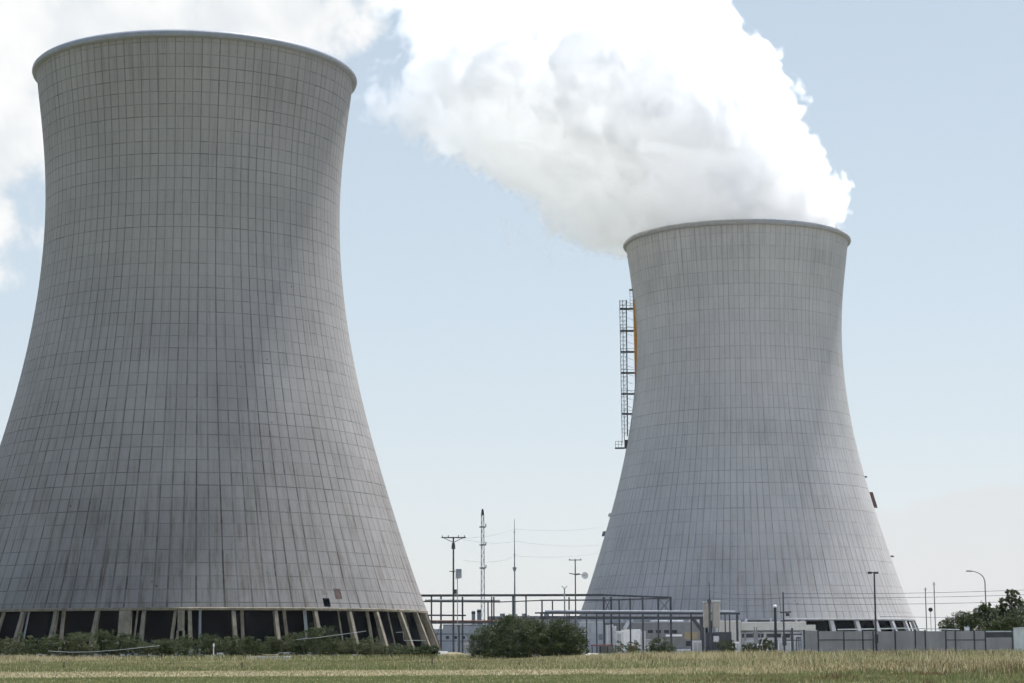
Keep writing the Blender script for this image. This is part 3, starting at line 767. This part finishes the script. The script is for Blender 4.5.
b = bld('dark_hall', 'long dark grey hall with pale rooflights left of the twin tanks', 'building', 645, 645)
block(b, 'wall', M['dark_cladding'], 645, 20, 605, 704, 623); block(b, 'roof', M['roofing'], 645, 20.6, 604.7, 704.4, 621.6, 623, -.3)
for xa, xb in ((651, 668), (669.5, 683.5)): block(b, 'rooflight', M['white_paint'], 645, 5, xa, xb, 620.2, 621.6, 1, .4)
block(b, 'sign_panel', M['yellow_panel'], 645, .3, 684.5, 697.5, 632, 639, -.15, 0)
block(b, 'canopy', M['white_paint'], 645, 2.5, 666, 682, 634.5, 636.5, -2.4); block(b, 'window', M['window_glass'], 645, .2, 686, 696, 641, 646, -.1, 0)
block(b, 'plinth', M['white_paint'], 645, 1.2, 677, 701, 649, None, -1.3)
b = bld('open_shelter', 'small dark shelter with a red roof edge before the white block', 'shelter', 592, 520)
block(b, 'roof', M['red_paint'], 520, 4, 591, 613.5, 644.5, 646); 
for xx in (591.6, 600, 607, 612.4): block(b, 'post', M['dark_steel'], 520, .25, xx, xx + 1, 646.1, None, .2, 0)
block(b, 'back_panel', M['dark_cladding'], 520, .2, 598.5, 613, 646.2, None, 3.4, 0)
b = bld('skip_container', 'small orange-red open skip beside the white shed', 'skip', 631, 560)
p_, q_ = at(630, 646, 560), at(637.5, 646, 560); lx = p_.x - b.location.x; rx = q_.x - b.location.x; zt = p_.z
MB().hexa([(lx+.4,0,0),(rx-.4,0,0),(rx-.4,1.8,0),(lx+.4,1.8,0)], [(lx,-.2,zt),(rx,-.2,zt),(rx,2,zt),(lx,2,zt)]).build('body', M['red_paint'], b, bevel=.05)
MB().box(lx-.05, rx+.05, -.28, -.2, zt-.2, zt+.05).build('rim', M['rust'], b)

# twin tanks on a dark plinth
Y = 560
b = bld('twin_tank', 'pair of tall beige tanks joined by a dark mast on a dark plant base', 'tank', 712, Y)
for xa, xb, tp_ in ((703.6, 710, 602.5), (712.6, 720.2, 601.5)):
    p_, q_ = at(xa, tp_, Y), at(xb, tp_, Y); cx = (p_.x + q_.x)/2 - b.location.x; rr = (q_.x - p_.x)/2; z1 = p_.z; z0 = az(627.5, Y, xa)
    tk = MB().box(-rr, rr, -rr, rr, z0, z1).build('tank', M['tank_metal'], b, bevel=.35); tk.location = (cx, 2, 0)
    MB().box(-rr*1.03, rr*1.03, -rr*1.03, rr*1.03, z1 + .003, z1 + .28).build('lid', M['pale_steel'], tk, bevel=.08)
    for an in (0.8, 2.4, 4., 5.5):
        MB().beam((cx + rr*.85*math.cos(an), 2 + rr*.85*math.sin(an), -.1), (cx + rr*.85*math.cos(an), 2 + rr*.85*math.sin(an), z0 + .2), .22).build('leg', M['grey_steel'], b)
block(b, 'plant_base', M['dark_steel'], Y, 5, 706, 717, 632.5, None, .1); block(b, 'plant_base', M['dark_steel'], Y, 4, 717.2, 731.5, 632, None, 1)
block(b, 'panel', M['pale_steel'], Y, .2, 713.5, 719, 636, 642, -.15, 0)
p_ = at(709, 582, Y)
ms = MB(); ms.tube([(p_.x - b.location.x, -.3, -.1), (p_.x - b.location.x, -.3, az(602, Y, 709))], .34, 8, .3); ms.tube([(p_.x - b.location.x, -.3, az(602, Y, 709)), (p_.x - b.location.x, -.3, p_.z)], .16, 8, .1)
ms.build('mast', M['dark_steel'], b)
block(b, 'mast_box', M['dark_steel'], Y, .8, 707.4, 711.2, 599.4, 602.6, -.8)

# beige plant building with pipes
Y = 600
b = bld('beige_building', 'long low beige plant building with dark window bands before the far tower', 'building', 720, Y)
block(b, 'tall_bay', M['beige_render'], Y, 14, 720.5, 741, 621.3); block(b, 'tall_bay_roof', M['white_paint'], Y, 14.4, 720.2, 741.4, 620.6, 621.3, -.2)
block(b, 'wall', M['pale_cladding'], Y, 14, 741.5, 818, 630.5, None, .4); block(b, 'parapet', M['beige_render'], Y, 15, 741.2, 806, 622.6, 630.5, -.2)
block(b, 'parapet', M['beige_render'], Y, 14, 806.1, 815.5, 624.8, 630.4, 0)
block(b, 'coping', M['white_paint'], Y, 15.3, 741.5, 806.3, 621.8, 622.6, -.4)
for xa, xb in ((742, 754), (757.5, 763.5), (766.5, 781), (783, 792)):
    block(b, 'window', M['window_glass'], Y, .4, xa, xb, 633.8, 637.6, .1, 0)
block(b, 'gutter_pipe', M['dark_steel'], Y, .4, 741, 800, 631.2, 632, -.5, 0)
for xx in (745, 800.6, 805, 810): block(b, 'pilaster', M['grey_steel'], Y, .3, xx, xx + 1.2, 631, None, -.3, 0)
b = bld('transformer', 'small dark transformer on a post before the beige building', 'transformer', 756, 540)
X_ = 0.; zt = az(627, 540, 756); zb = az(644, 540, 756)
MB().beam((0,0,-.1),(0,0,zb),.5).build('post', M['dark_steel'], b); MB().box(-.55,.55,-.5,.5,zb,zt-1.).build('body', M['dark_cladding'], b, bevel=.06)
for xx in (-.3, .3): MB().tube([(xx,0,zt-1.0),(xx,0,zt)], .1, 8).build('bushing', M['dark_steel'], b)
MB().box(-.95,.95,-.15,.15,zt-1.9,zt-1.6).build('bracket', M['dark_steel'], b)

# pipes carried by the long frame and cross bracing
def run(label, pts, r_, mat, grp='pipes on the steel frame'):
    o = pts[0].copy(); o.z = pts[0].z
    return tag(MB().tube([p - o for p in pts], r_, 8).build('pipe', mat, None, True, o), label, 'pipe', grp)
run('thick pale grey pipe lying on the lower beam of the pipe bridge', [at(545, 611.6, 592), at(700, 612.3, 592), at(735, 612.4, 592)], .45, M['grey_steel'])
run('thin pale pipe on the upper beam at the left half of the tall frame', [at(425, 600.2, 612), at(500, 600.5, 612)], .25, M['grey_steel'])
run('rust-brown pipe along the low beam between frame posts left of the bushes', [at(426, 621.2, 602), at(500, 621.2, 602)], .28, M['rust'])
for (xa, xb, ya, yb, Y_) in ((431.5, 441, 623, 652, 600), (603.7, 611, 598, 613, 600), (658, 670.5, 598, 613, 612)):
    T = thing('brace_frame', {431.5:'crossed steel braces at the leftmost posts of the tall frame',603.7:'crossed steel braces at the middle of the tall frame before the far tower',658:'crossed steel braces at the right end of the tall frame'}[xa], 'bracing', (ax(xa, Y_), Y_ - .5, 0))
    for (p, q) in ((at(xa, ya, Y_ - .5), at(xb, yb, Y_ - .5)), (at(xa, yb, Y_ - .5), at(xb, ya, Y_ - .5))):
        MB().beam(p - T.location, q - T.location, .16).build('brace', M['dark_steel'], T)
    T.location.y -= 0
# small equipment
eq = [('switchgear', 'pale grey switchgear cabinet just left of the dark plant base', 'cabinet', 693, 701.5, 641, 575, 2.5, 'pale_steel'),
      ('switchgear', 'wide pale cabinet standing left of the small round bush', 'cabinet', 646, 652, 640, 570, 2.5, 'grey_steel'),
      ('cooling_unit', 'pale fan cooling unit left of the big bushes by the sand heap', 'cooling unit', 462, 470, 643, 610, 3, 'pale_steel'),
      ('cooling_unit', 'grey fan cooling unit before the pale windows of the beige building', 'cooling unit', 746, 753, 642, 560, 2.5, 'grey_steel'),
      ('switchgear', 'tall dark cabinet before the right end of the beige building', 'cabinet', 796.5, 801, 637, 520, 1.8, 'dark_steel'),
      ('switchgear', 'low white cabinet between the dark plant base and the beige wall', 'cabinet', 733, 739, 642, 560, 2, 'white_paint'),
      ('container', 'long low white container below the window band of the beige building', 'container', 757, 773, 644, 565, 2.6, 'white_paint'),
      ('container', 'grey container behind the crossed posts right of the white-capped post', 'container', 779, 791, 641, 565, 2.6, 'pale_cladding')]
for nm, lab, cat, xa, xb, tp_, Y_, d_, mt in eq:
    b = bld(nm, lab, cat, xa, Y_); block(b, 'body', M[mt], Y_, d_, xa, xb, tp_)
    block(b, 'roof', M['roofing'], Y_, d_ + .3, xa - .25, xb + .25, tp_ - .7, tp_, -.15)
    n_ = 3 if xb - xa > 9 else 2
    for i in range(n_):
        w_ = (xb - xa) / n_
        block(b, 'door' if nm != 'cooling_unit' else 'fan_grille', M['grey_cladding'] if mt != 'dark_steel' else M['grey_steel'], Y_, .14, xa + i*w_ + .4, xa + (i+1)*w_ - .4, tp_ + 1.5, 651, -.08, 0)
# roof pipes and vents of the beige building and the dark hall
b = bpy.data.objects['beige_building']
for xx, hh in ((746, 618.5), (771, 617.8), (779, 619.5), (796, 619)):
    p_ = at(xx, hh, 606); MB().tube([(p_.x - b.location.x, 6, az(623, 606, xx)), (p_.x - b.location.x, 6, p_.z)], .35, 10).build('roof_vent', M['grey_steel'], b, True)
for xx in (744, 760, 776, 790): block(b, 'downpipe', M['grey_steel'], 600, .25, xx, xx + .7, 631, None, -.2, 0)
for xx in (757, 774): block(b, 'door', M['dark_cladding'], 600, .2, xx, xx + 4, 640, None, .25, 0)
b = bpy.data.objects['dark_hall']
for xa in (648, 656, 664, 672): block(b, 'window', M['window_glass'], 645, .3, xa, xa + 5, 630, 633, -.14, 0)
block(b, 'roller_door', M['grey_steel'], 645, .3, 655, 664, 638, None, -.14, 0)
for xx in (612, 622, 632, 690, 698): p_ = at(xx, 618.6, 652); MB().tube([(p_.x - b.location.x, 7, az(621.8, 652, xx)), (p_.x - b.location.x, 7, p_.z)], .4, 10).build('roof_vent', M['pale_steel'], b, True)

# ------------------------------------------------------------------ wall of concrete panels on the right
Yw = 250
wl = bld('perimeter_wall', 'long grey panel wall with dark posts under the far tower and trees', 'wall', 800, Yw)
posts = [804, 818, 843.6, 862.5, 873, 895, 915, 925, 945.5, 955, 974, 985, 1012, 1032, 1052]
ox = wl.location.x
for xa, xb in zip(posts[:-1], posts[1:]):
    ta = 630.3 - max(0, (xa - 860)) * .002
    p_, q_ = at(xa, ta, Yw), at(xb, ta, Yw)
    z1 = p_.z + rng.uniform(-.03, .03)
    if 985 <= xa < 1012:
        zb = az(637.5, Yw, 1000)
        MB().box(p_.x - ox + .08, q_.x - ox - .08, 0, .12, -.1, zb).build('panel', M['wall_panel'], wl)
        MB().box(p_.x - ox + .08, q_.x - ox - .08, .03, .09, zb - .02, z1 - .2).build('shade_band', M['post'], wl)  # dark strip stands in for the shade along the top of this section
        MB().box(p_.x - ox + .08, q_.x - ox - .08, -.02, .14, z1 - .24, z1 - .1).build('rail', M['pale_steel'], wl)
    else:
        MB().box(p_.x - ox + .08, q_.x - ox - .08, 0, .12, -.1, z1 - .1).build('panel', M['wall_panel'], wl)
        if xa in (818, 843.6, 862.5, 945.5, 955, 974):
            zc = az(640, Yw, xa); MB().box(p_.x - ox + .08, q_.x - ox - .08, -.06, -.005, zc - .05, zc + .05).build('rail', M['post'], wl)
for i, xa in enumerate(posts):
    p_ = at(xa, 630, Yw); MB().box(p_.x - ox - .08, p_.x - ox + .08, -.05, .2, -.1, p_.z + .02).build('post', M['post'], wl)
cop = MB(); p_, q_ = at(838, 630, Yw), at(905, 628.6, Yw)
cop.beam(p_ - wl.location + Vector((0, .3, .05)), q_ - wl.location + Vector((0, .3, .05)), .18, .14)
p_, q_ = at(905, 628.6, Yw), at(960, 630, Yw); cop.beam(p_ - wl.location + Vector((0, .3, .05)), q_ - wl.location + Vector((0, .3, .05)), .16, .1)
cop.build('pale_coping', M['white_paint'], wl)
b = bld('site_cabin', 'white site cabin cut by the right edge beside the wall', 'cabin', 1018.5, 240)
block(b, 'body', M['white_paint'], 240, 2.6, 1018.8, 1075, 628.3); block(b, 'roof', M['pale_steel'], 240, 2.8, 1018.4, 1075.4, 627.4, 628.3, -.1)
block(b, 'door', M['grey_steel'], 240, .1, 1030, 1037, 634, None, -.06, 0)
b = bld('wall_lamp_box', 'small pale junction box on top of the panel wall', 'junction box', 967.6, Yw + .5)
zt = az(626.8, Yw, 967); MB().box(-.3, .3, -.15, .15, zt - .5, zt).build('body', M['pale_steel'], b, bevel=.03); MB().box(-.2,.2,-.17,-.15,zt-.4,zt-.12).build('cover', M['white_paint'], b); MB().beam((0,0,-.1),(0,0,zt-.5),.1).build('post', M['post'], b)

# ------------------------------------------------------------------ poles, masts and lamps
def pole(name, label, cat, px, Y, top, r, mat, group=None, r1=None):
    T = thing(name, label, cat, (ax(px, Y), Y, 0), group); zt = az(top, Y, px)
    MB().tube([(0,0,-.1), (0,0,zt*.5), (0,0,zt)], r, 10, r1 or r*.75).build('pole', mat, T, True)
    return T, zt
Y = 420; k = Y / F_PX
T, zt = pole('utility_pole', 'dark T-topped utility pole carrying a grey box, nearest the near tower', 'utility pole', 453.5, Y, 537, .22, M['dark_steel'], None, .17)
b = MB(); b.beam((-12*k,0,zt-.1),(12.5*k,0,zt-.1),.2); b.beam((-10*k,0,zt-.15),(0,0,zt-1.1),.12); b.beam((10*k,0,zt-.15),(0,0,zt-1.1),.12); b.build('crossarm', M['dark_steel'], T)
b = MB(); b.tube([(0,0,zt-2.4),(0,0,zt-1.6),(0,0,zt-1.2)], .42, 10, .3); b.build('insulator', M['dark_steel'], T)
for xx in (-11, -5, 5, 11): MB().tube([(xx*k,0,zt),(xx*k,0,zt+.35)], .08, 8).build('insulator', M['dark_steel'], T)
zb = az(578, Y, 458); MB().box(.45, 8.2*k, -.5, .5, zb, az(569, Y, 458)).build('transformer_box', M['grey_steel'], T, bevel=.06)
MB().beam((-4*k,0,az(571,Y)),(.4,0,az(571,Y)),.16).build('bracket', M['dark_steel'], T)
zb = az(594, Y, 453); MB().box(-.1, .7, -.45, -.1, zb, zb + .9).build('switch_box', M['dark_steel'], T)
T, zt = pole('utility_pole', 'thin dark pole close beside the T-topped pole, behind the box', 'utility pole', 457.6, 460, 578, .12, M['grey_steel'])
MB().beam((-.6,0,zt-.1),(.6,0,zt-.1),.1).build('crossarm', M['grey_steel'], T)
T, zt = pole('utility_pole', 'short thick dark post at the foot of the tall steel frame', 'utility pole', 459, 380, 626, .22, M['dark_steel'])
MB().box(-.3,.3,-.3,.3,zt-.1,zt+.12).build('cap', M['dark_steel'], T)

# lattice mast
Y = 720; k = Y / F_PX
T = thing('lattice_mast', 'pale lattice radio mast, tallest of the masts between the towers', 'mast', (ax(483, Y), Y, 0)); zt = az(509, Y, 483)
b = MB(); hw0, hw1 = .68, .42
zs = np.linspace(0, zt - 2, 34)
def wd(z): return hw0 + (hw1 - hw0) * z / zt
for sx in (-1, 1):
    for sy in (-1, 1): b.beam((sx*hw0, sy*hw0, -.1), (sx*hw1, sy*hw1, zt - 2), .24)
for i in range(33):
    a, c_ = zs[i], zs[i+1]; s = 1 if i % 2 else -1
    for sy in (-1, 1):
        b.beam((-s*wd(a), sy*wd(a), a), (s*wd(c_), sy*wd(c_), c_), .13); b.beam((-wd(c_), sy*wd(c_), c_), (wd(c_), sy*wd(c_), c_), .11)
    for sx in (-1, 1): b.beam((sx*wd(a), -s*wd(a), a), (sx*wd(c_), s*wd(c_), c_), .13)
b.build('lattice', M['grey_steel'], T)
MB().tube([(0,0,zt-2.2),(0,0,zt-.6),(0,0,zt)], .6, 10, .25).build('antenna', M['dark_steel'], T)
for py in (568, 527, 545):
    z_ = az(py, Y, 483); MB().box(-1.1, 1.1, -.9, .9, z_ - .2, z_ + .2).build('platform', M['grey_steel'], T)
    MB().box(.9, 1.3, -.3, .3, z_, z_ + 1.1).build('antenna_panel', M['pale_steel'], T)

Y = 700; k = Y / F_PX
T, zt = pole('whip_mast', 'slender needle-like mast just right of the lattice mast', 'mast', 515, Y, 519, .42, M['grey_steel'], None, .08)
for py, hw in ((568, 2.6), (555, 1.6), (532, 1.2)):
    z_ = az(py, Y, 515); MB().beam((-hw*k,0,z_),(hw*k,0,z_),.22).build('crossarm', M['grey_steel'], T)
z_ = az(569, Y, 515); MB().box(-.5, .5, -.4, .4, z_ - .6, z_ + .6).build('box', M['grey_steel'], T)

Y = 430; k = Y / F_PX
T, zt = pole('utility_pole', 'dark pole with a round grey disc and two crossarms at the far tower\'s left edge', 'utility pole', 576, Y, 560, .17, M['dark_steel'], None, .12)
MB().beam((-6.5*k,0,zt),(6.5*k,0,zt),.16).build('crossarm', M['dark_steel'], T)
z_ = az(574, Y, 576); b = MB(); b.beam((-6*k,0,z_+.15),(0,0,z_-.1),.18); b.beam((0,0,z_-.1),(4.5*k,0,z_),.3); b.build('crossarm', M['dark_steel'], T)
for xx in (-5.5, 0., 5.5): MB().tube([(xx*k,0,zt),(xx*k,0,zt+.3)], .07, 8).build('insulator', M['dark_steel'], T)
ds = MB().lathe([(.01,-.18),(.4,-.14),(.68,.0),(.70,.05),(.66,.06),(.38,-.06),(.01,-.1)], 24).build('dish', M['pale_steel'], T, True)
ds.location = (9.6*k, 0, az(575.5, Y, 586)); ds.rotation_euler = (R(90), 0, 0)
MB().beam((4*k,0,z_),(9.6*k,.1,az(575.5,Y,586)),.1).build('dish_arm', M['dark_steel'], T)
T, zt = pole('lamp_post', 'short lamp post with a twin-prong head rising above the tall steel frame', 'lamp post', 565, 590, 588, .25, M['grey_steel'])
b = MB(); b.beam((-.8,0,zt+.6),(0,0,zt-.2),.2); b.beam((.8,0,zt+.6),(0,0,zt-.2),.2); b.build('lamp_head', M['grey_steel'], T)

T, zt = pole('bollard_light', 'thick dark post with a white cap among grass before the beige building', 'post', 776, 236, 607.5, .17, M['dark_steel'], None, .15)
MB().lathe([(.17, zt), (.24, zt + .02), (.24, zt + .18), (.14, zt + .3), (.01, zt + .32)], 16).build('lamp', M['white_paint'], T, True)
Y = 420; k = Y / F_PX
T, zt = pole('utility_pole', 'dark wire pole with a low crossarm beside the white-capped post', 'utility pole', 784.4, Y, 592, .2, M['dark_steel'], None, .13)
z_ = az(612.5, Y, 784); b = MB(); b.beam((-3.5*k,0,z_),(7.5*k,0,z_+.1),.25); b.build('crossarm', M['dark_steel'], T)
MB().box(2.2*k, 5.4*k, -.3, .3, z_ - .75, z_ - .12).build('lamp_head', M['dark_steel'], T)
MB().box(-.4, .4, -.5, -.15, az(647,Y), az(638,Y)).build('meter_box', M['dark_steel'], T)
T, zt = pole('utility_pole', 'short dark post carrying pipes at the left end of the panel wall', 'utility pole', 792.6, 400, 628, .28, M['dark_steel'])
MB().beam((-1.6,0,zt-1.2),(1.8,0,zt-1.2),.25).build('crossarm', M['dark_steel'], T); MB().beam((-1.2,0,zt-2.3),(1.6,0,zt-2.3),.2).build('crossarm', M['dark_steel'], T)
Y = 244; k = Y / F_PX
T, zt = pole('floodlight_pole', 'tall dark floodlight pole before the wall, right of the far tower centre', 'lamp post', 876.5, Y, 573, .13, M['dark_steel'], None, .09)
b = MB(); b.beam((-6*k,0,zt+.12),(3*k,0,zt),.11); b.build('bracket', M['dark_steel'], T)
for xx in (-4.6, 1.8): MB().box(xx*k - .22, xx*k + .22, -.3, .05, zt - .1, zt + .14).build('lamp_head', M['dark_steel'], T)
MB().box(-.2, .2, -.3, -.1, az(645, Y), az(636, Y)).build('switch_box', M['dark_steel'], T)
Y = 300
for px, top, lab in ((927.4, 587.5, 'shorter of two thin bare poles between the far tower and the trees'), (936.2, 582, 'taller of two thin bare poles between the far tower and the trees')):
    T, zt = pole('wire_pole', lab, 'utility pole', px, Y, top, .085, M['grey_steel'], 'thin poles beside the trees', .07)
    MB().beam((-.25,0,zt-.3),(.25,0,zt-.3),.06).build('crossarm', M['grey_steel'], T)
T, zt = pole('sign_post', 'small dark sign on a post between two thin poles', 'sign', 931.8, 340, 610, .06, M['grey_steel'])
MB().lathe([(.01,-.04),(.36,-.04),(.36,.04),(.01,.04)], 8).build('sign', M['dark_steel'], T).location = (0,-.12,zt+.05)
T.children[-1].rotation_euler = (R(90),0,0)
Y = 345; k = Y / F_PX
T = thing('street_lamp', 'curved-arm street lamp rising above the dark trees', 'street lamp', (ax(987.6, Y), Y, 0))
pts = [(0,0,-.1),(0,0,az(600,Y,988)),(-.1*k,0,az(582,Y,988)),(-1.4*k,0,az(577,Y,988)),(-5*k,0,az(573.5,Y,988)),(-10*k,0,az(571.4,Y,988)),(-14*k,0,az(571,Y,988))]
MB().tube(pts, .12, 8, .07).build('pole', M['grey_steel'], T, True)
z_ = az(571, Y, 975); MB().hexa([(-18.5*k,-.18,z_-.1),(-13*k,-.18,z_-.14),(-13*k,.18,z_-.14),(-18.5*k,.18,z_-.1)], [(-18*k,-.12,z_+.1),(-13*k,-.12,z_+.08),(-13*k,.12,z_+.08),(-18*k,.12,z_+.1)]).build('lamp_head', M['grey_steel'], T)

# wires
def wire(label, pts, sag=.4, r=.035, group='overhead wires'):
    b = MB()
    allp = []
    for (a, c_) in zip(pts[:-1], pts[1:]):
        for i in range(17):
            f_ = i / 16; p = a.lerp(c_, f_); p.z -= sag * 4 * f_ * (1 - f_)
            if not allp or i: allp.append(p)
    o = allp[0].copy()
    ob = MB().tube([p - o for p in allp], r, 5).build('power_line', M['wire'], None, False, o)
    return tag(ob, label, 'power line', group)
for i, (ya, yb, yc, w_) in enumerate(((593.5, 593.6, 586, 'highest'), (598.4, 597.5, 591, 'second'), (603, 604, 597.6, 'third'))):
    wire(f'{w_} of the overhead wires crossing the far tower from the tank mast to the right', [at(709, ya - (2 if i == 0 else 0), 555), at(784.4, yb, 420), at(1110, yc, 400)], .5, .04)
wire('low overhead wire between the far tower and the trees', [at(880, 616.5, 430), at(1110, 617, 430)], .2, .04)
for i, (ya, yb, yc) in enumerate(((538, 529, 527), (536.8, 541, 545), (560.5, 556, 553))):
    wire(('upper', 'middle', 'lower')[i] + ' faint wire strung past the lattice mast from pole to pole', [at(442 + 11*i, ya, 425), at(515, yb, 690), at(600, yc, 900)], 1., .022)

# ------------------------------------------------------------------ small things in the field
for px, top in ((64, 662), (242, 662.5), (363, 663), (418, 664), (432, 657), (519, 663), (652, 661)):
    Y = 152 if px != 432 else 165
    T = bld('stake', {64:'leftmost weathered stake in the grass, under the near tower',242:'weathered stake in the grass below the near tower centre',363:'weathered stake in the grass before the near tower\'s right columns',418:'short weathered stake left of the tallest field stake',432:'tallest weathered stake in the field, below the near tower\'s right edge',519:'weathered stake in the grass before the big dark bushes',652:'weathered stake in the grass before the small round bush'}[px], 'stake', px, Y, 'field stakes')
    zt = az(top, Y, px); h_ = max(.35, zt)
    MB().tube([(0,0,-.1),(.02,0,h_*.6),(.03,.01,h_)], .06, 7, .05).build('post', M['wood'], T); MB().lathe([(.052,h_-.01),(.04,h_+.03),(.01,h_+.05)], 7).build('cap', M['wood'], T).location = (.03,.01,0)
def hose(name, label, pts, r, mat, Y):
    P_ = [at(x, y, Y) for x, y in pts]; o = Vector((P_[0].x, Y, 0))
    return tag(MB().tube([p - o for p in P_], r, 6).build(name, mat, None, True, o), label, 'pipe')
hose('pale_pipe', 'long thin pale pipe sagging over the hedge below the near tower', [(48,651),(70,652.2),(92,651.8),(118,650),(140,647.6),(160,645.6)], .032, M['pale_steel'], 283)
hose('pale_pipe', 'thin pale pipe rising through the hedge near the hatch side of the near tower', [(296,639.5),(318,637.5),(340,634.6),(366,631)], .035, M['pale_steel'], 285)
hose('pale_pipe', 'short pale pipe across the last columns of the near tower', [(396,632.5),(403,632),(404,640.5),(426,640.3)], .04, M['pale_steel'], 300)
T = bld('marker_post', 'small white marker post in the hedge row under the near tower', 'marker', 213.6, 280)
zt = az(644, 280, 213); MB().tube([(0,0,-.1),(0,0,zt)], .07, 8, .06).build('post', M['white_paint'], T); MB().lathe([(.1,zt-.35),(.13,zt-.3),(.1,zt),(.01,zt+.06)], 8).build('cap', M['white_paint'], T)
T = bld('concrete_slab', 'low pale concrete slab lying before the hedge row', 'slab', 265, 272)
block(T, 'slab', M['pale_concrete'], 272, 3, 246, 289, 656.5); block(T, 'rubble', M['sand'], 272, 1.6, 262, 277, 654.5, 656.5, .5, .2)
def mound(label, xa, xb, top, Y):
    T0 = ax((xa+xb)/2, Y); w_ = (xb - xa) * Y / F_PX / 2; h_ = az(top, Y, (xa+xb)/2)
    b = MB(); n = 28; rr = [1, .8, .55, .3, .02]; hh = [-.05, .35, .7, .92, 1]
    for r_, h2 in zip(rr, hh):
        for k_ in range(n):
            an = 2*math.pi*k_/n; j = 1 + .12*math.sin(3*an + r_*5) + .05*math.sin(7*an)
            b.v.append((w_*r_*j*math.cos(an), 2.5*r_*j*math.sin(an), h_*h2*(1 + .1*math.sin(4*an))))
    for i in range(4):
        for k_ in range(n): b.f.append((i*n+k_, i*n+(k_+1)%n, (i+1)*n+(k_+1)%n, (i+1)*n+k_))
    o = b.build('sand_heap', M['sand'], None, True, (T0, Y, 0)); tag(o, label, 'sand heap')
mound('pale sand heap between the near tower and the big dark bush', 434, 474, 652.5, 340)

# ------------------------------------------------------------------ air
hm = bpy.data.materials.new('air_haze'); hm.use_nodes = True; hm.node_tree.nodes.clear(); ht = NT(hm.node_tree)
ho = ht.n('ShaderNodeOutputMaterial'); hv_ = ht.n('ShaderNodeVolumePrincipled')
hv_.inputs['Color'].default_value = (.93, .95, .98, 1); hv_.inputs['Density'].default_value = HAZE; hv_.inputs['Anisotropy'].default_value = .2
hm.node_tree.links.new(hv_.outputs[0], ho.inputs['Volume'])
hz = MB().box(-3600, 3600, -700, 4300, -1.2, 275).build('haze', hm); tag(hz, kind='stuff')

# ------------------------------------------------------------------ render settings
sc.view_settings.view_transform = 'Standard'; sc.view_settings.look = 'None'
sc.view_settings.exposure = 0.78; sc.view_settings.gamma = 1
sc.render.engine = 'CYCLES'
cy = sc.cycles
cy.use_denoising = True
cy.max_bounces = 68; cy.diffuse_bounces = 3; cy.glossy_bounces = 2; cy.transmission_bounces = 2; cy.transparent_max_bounces = 8; cy.volume_bounces = 40
cy.volume_step_rate = .4; cy.volume_max_steps = 256
cy.use_adaptive_sampling = True; cy.adaptive_threshold = .06; cy.adaptive_min_samples = 16
cy.caustics_reflective = False; cy.caustics_refractive = False
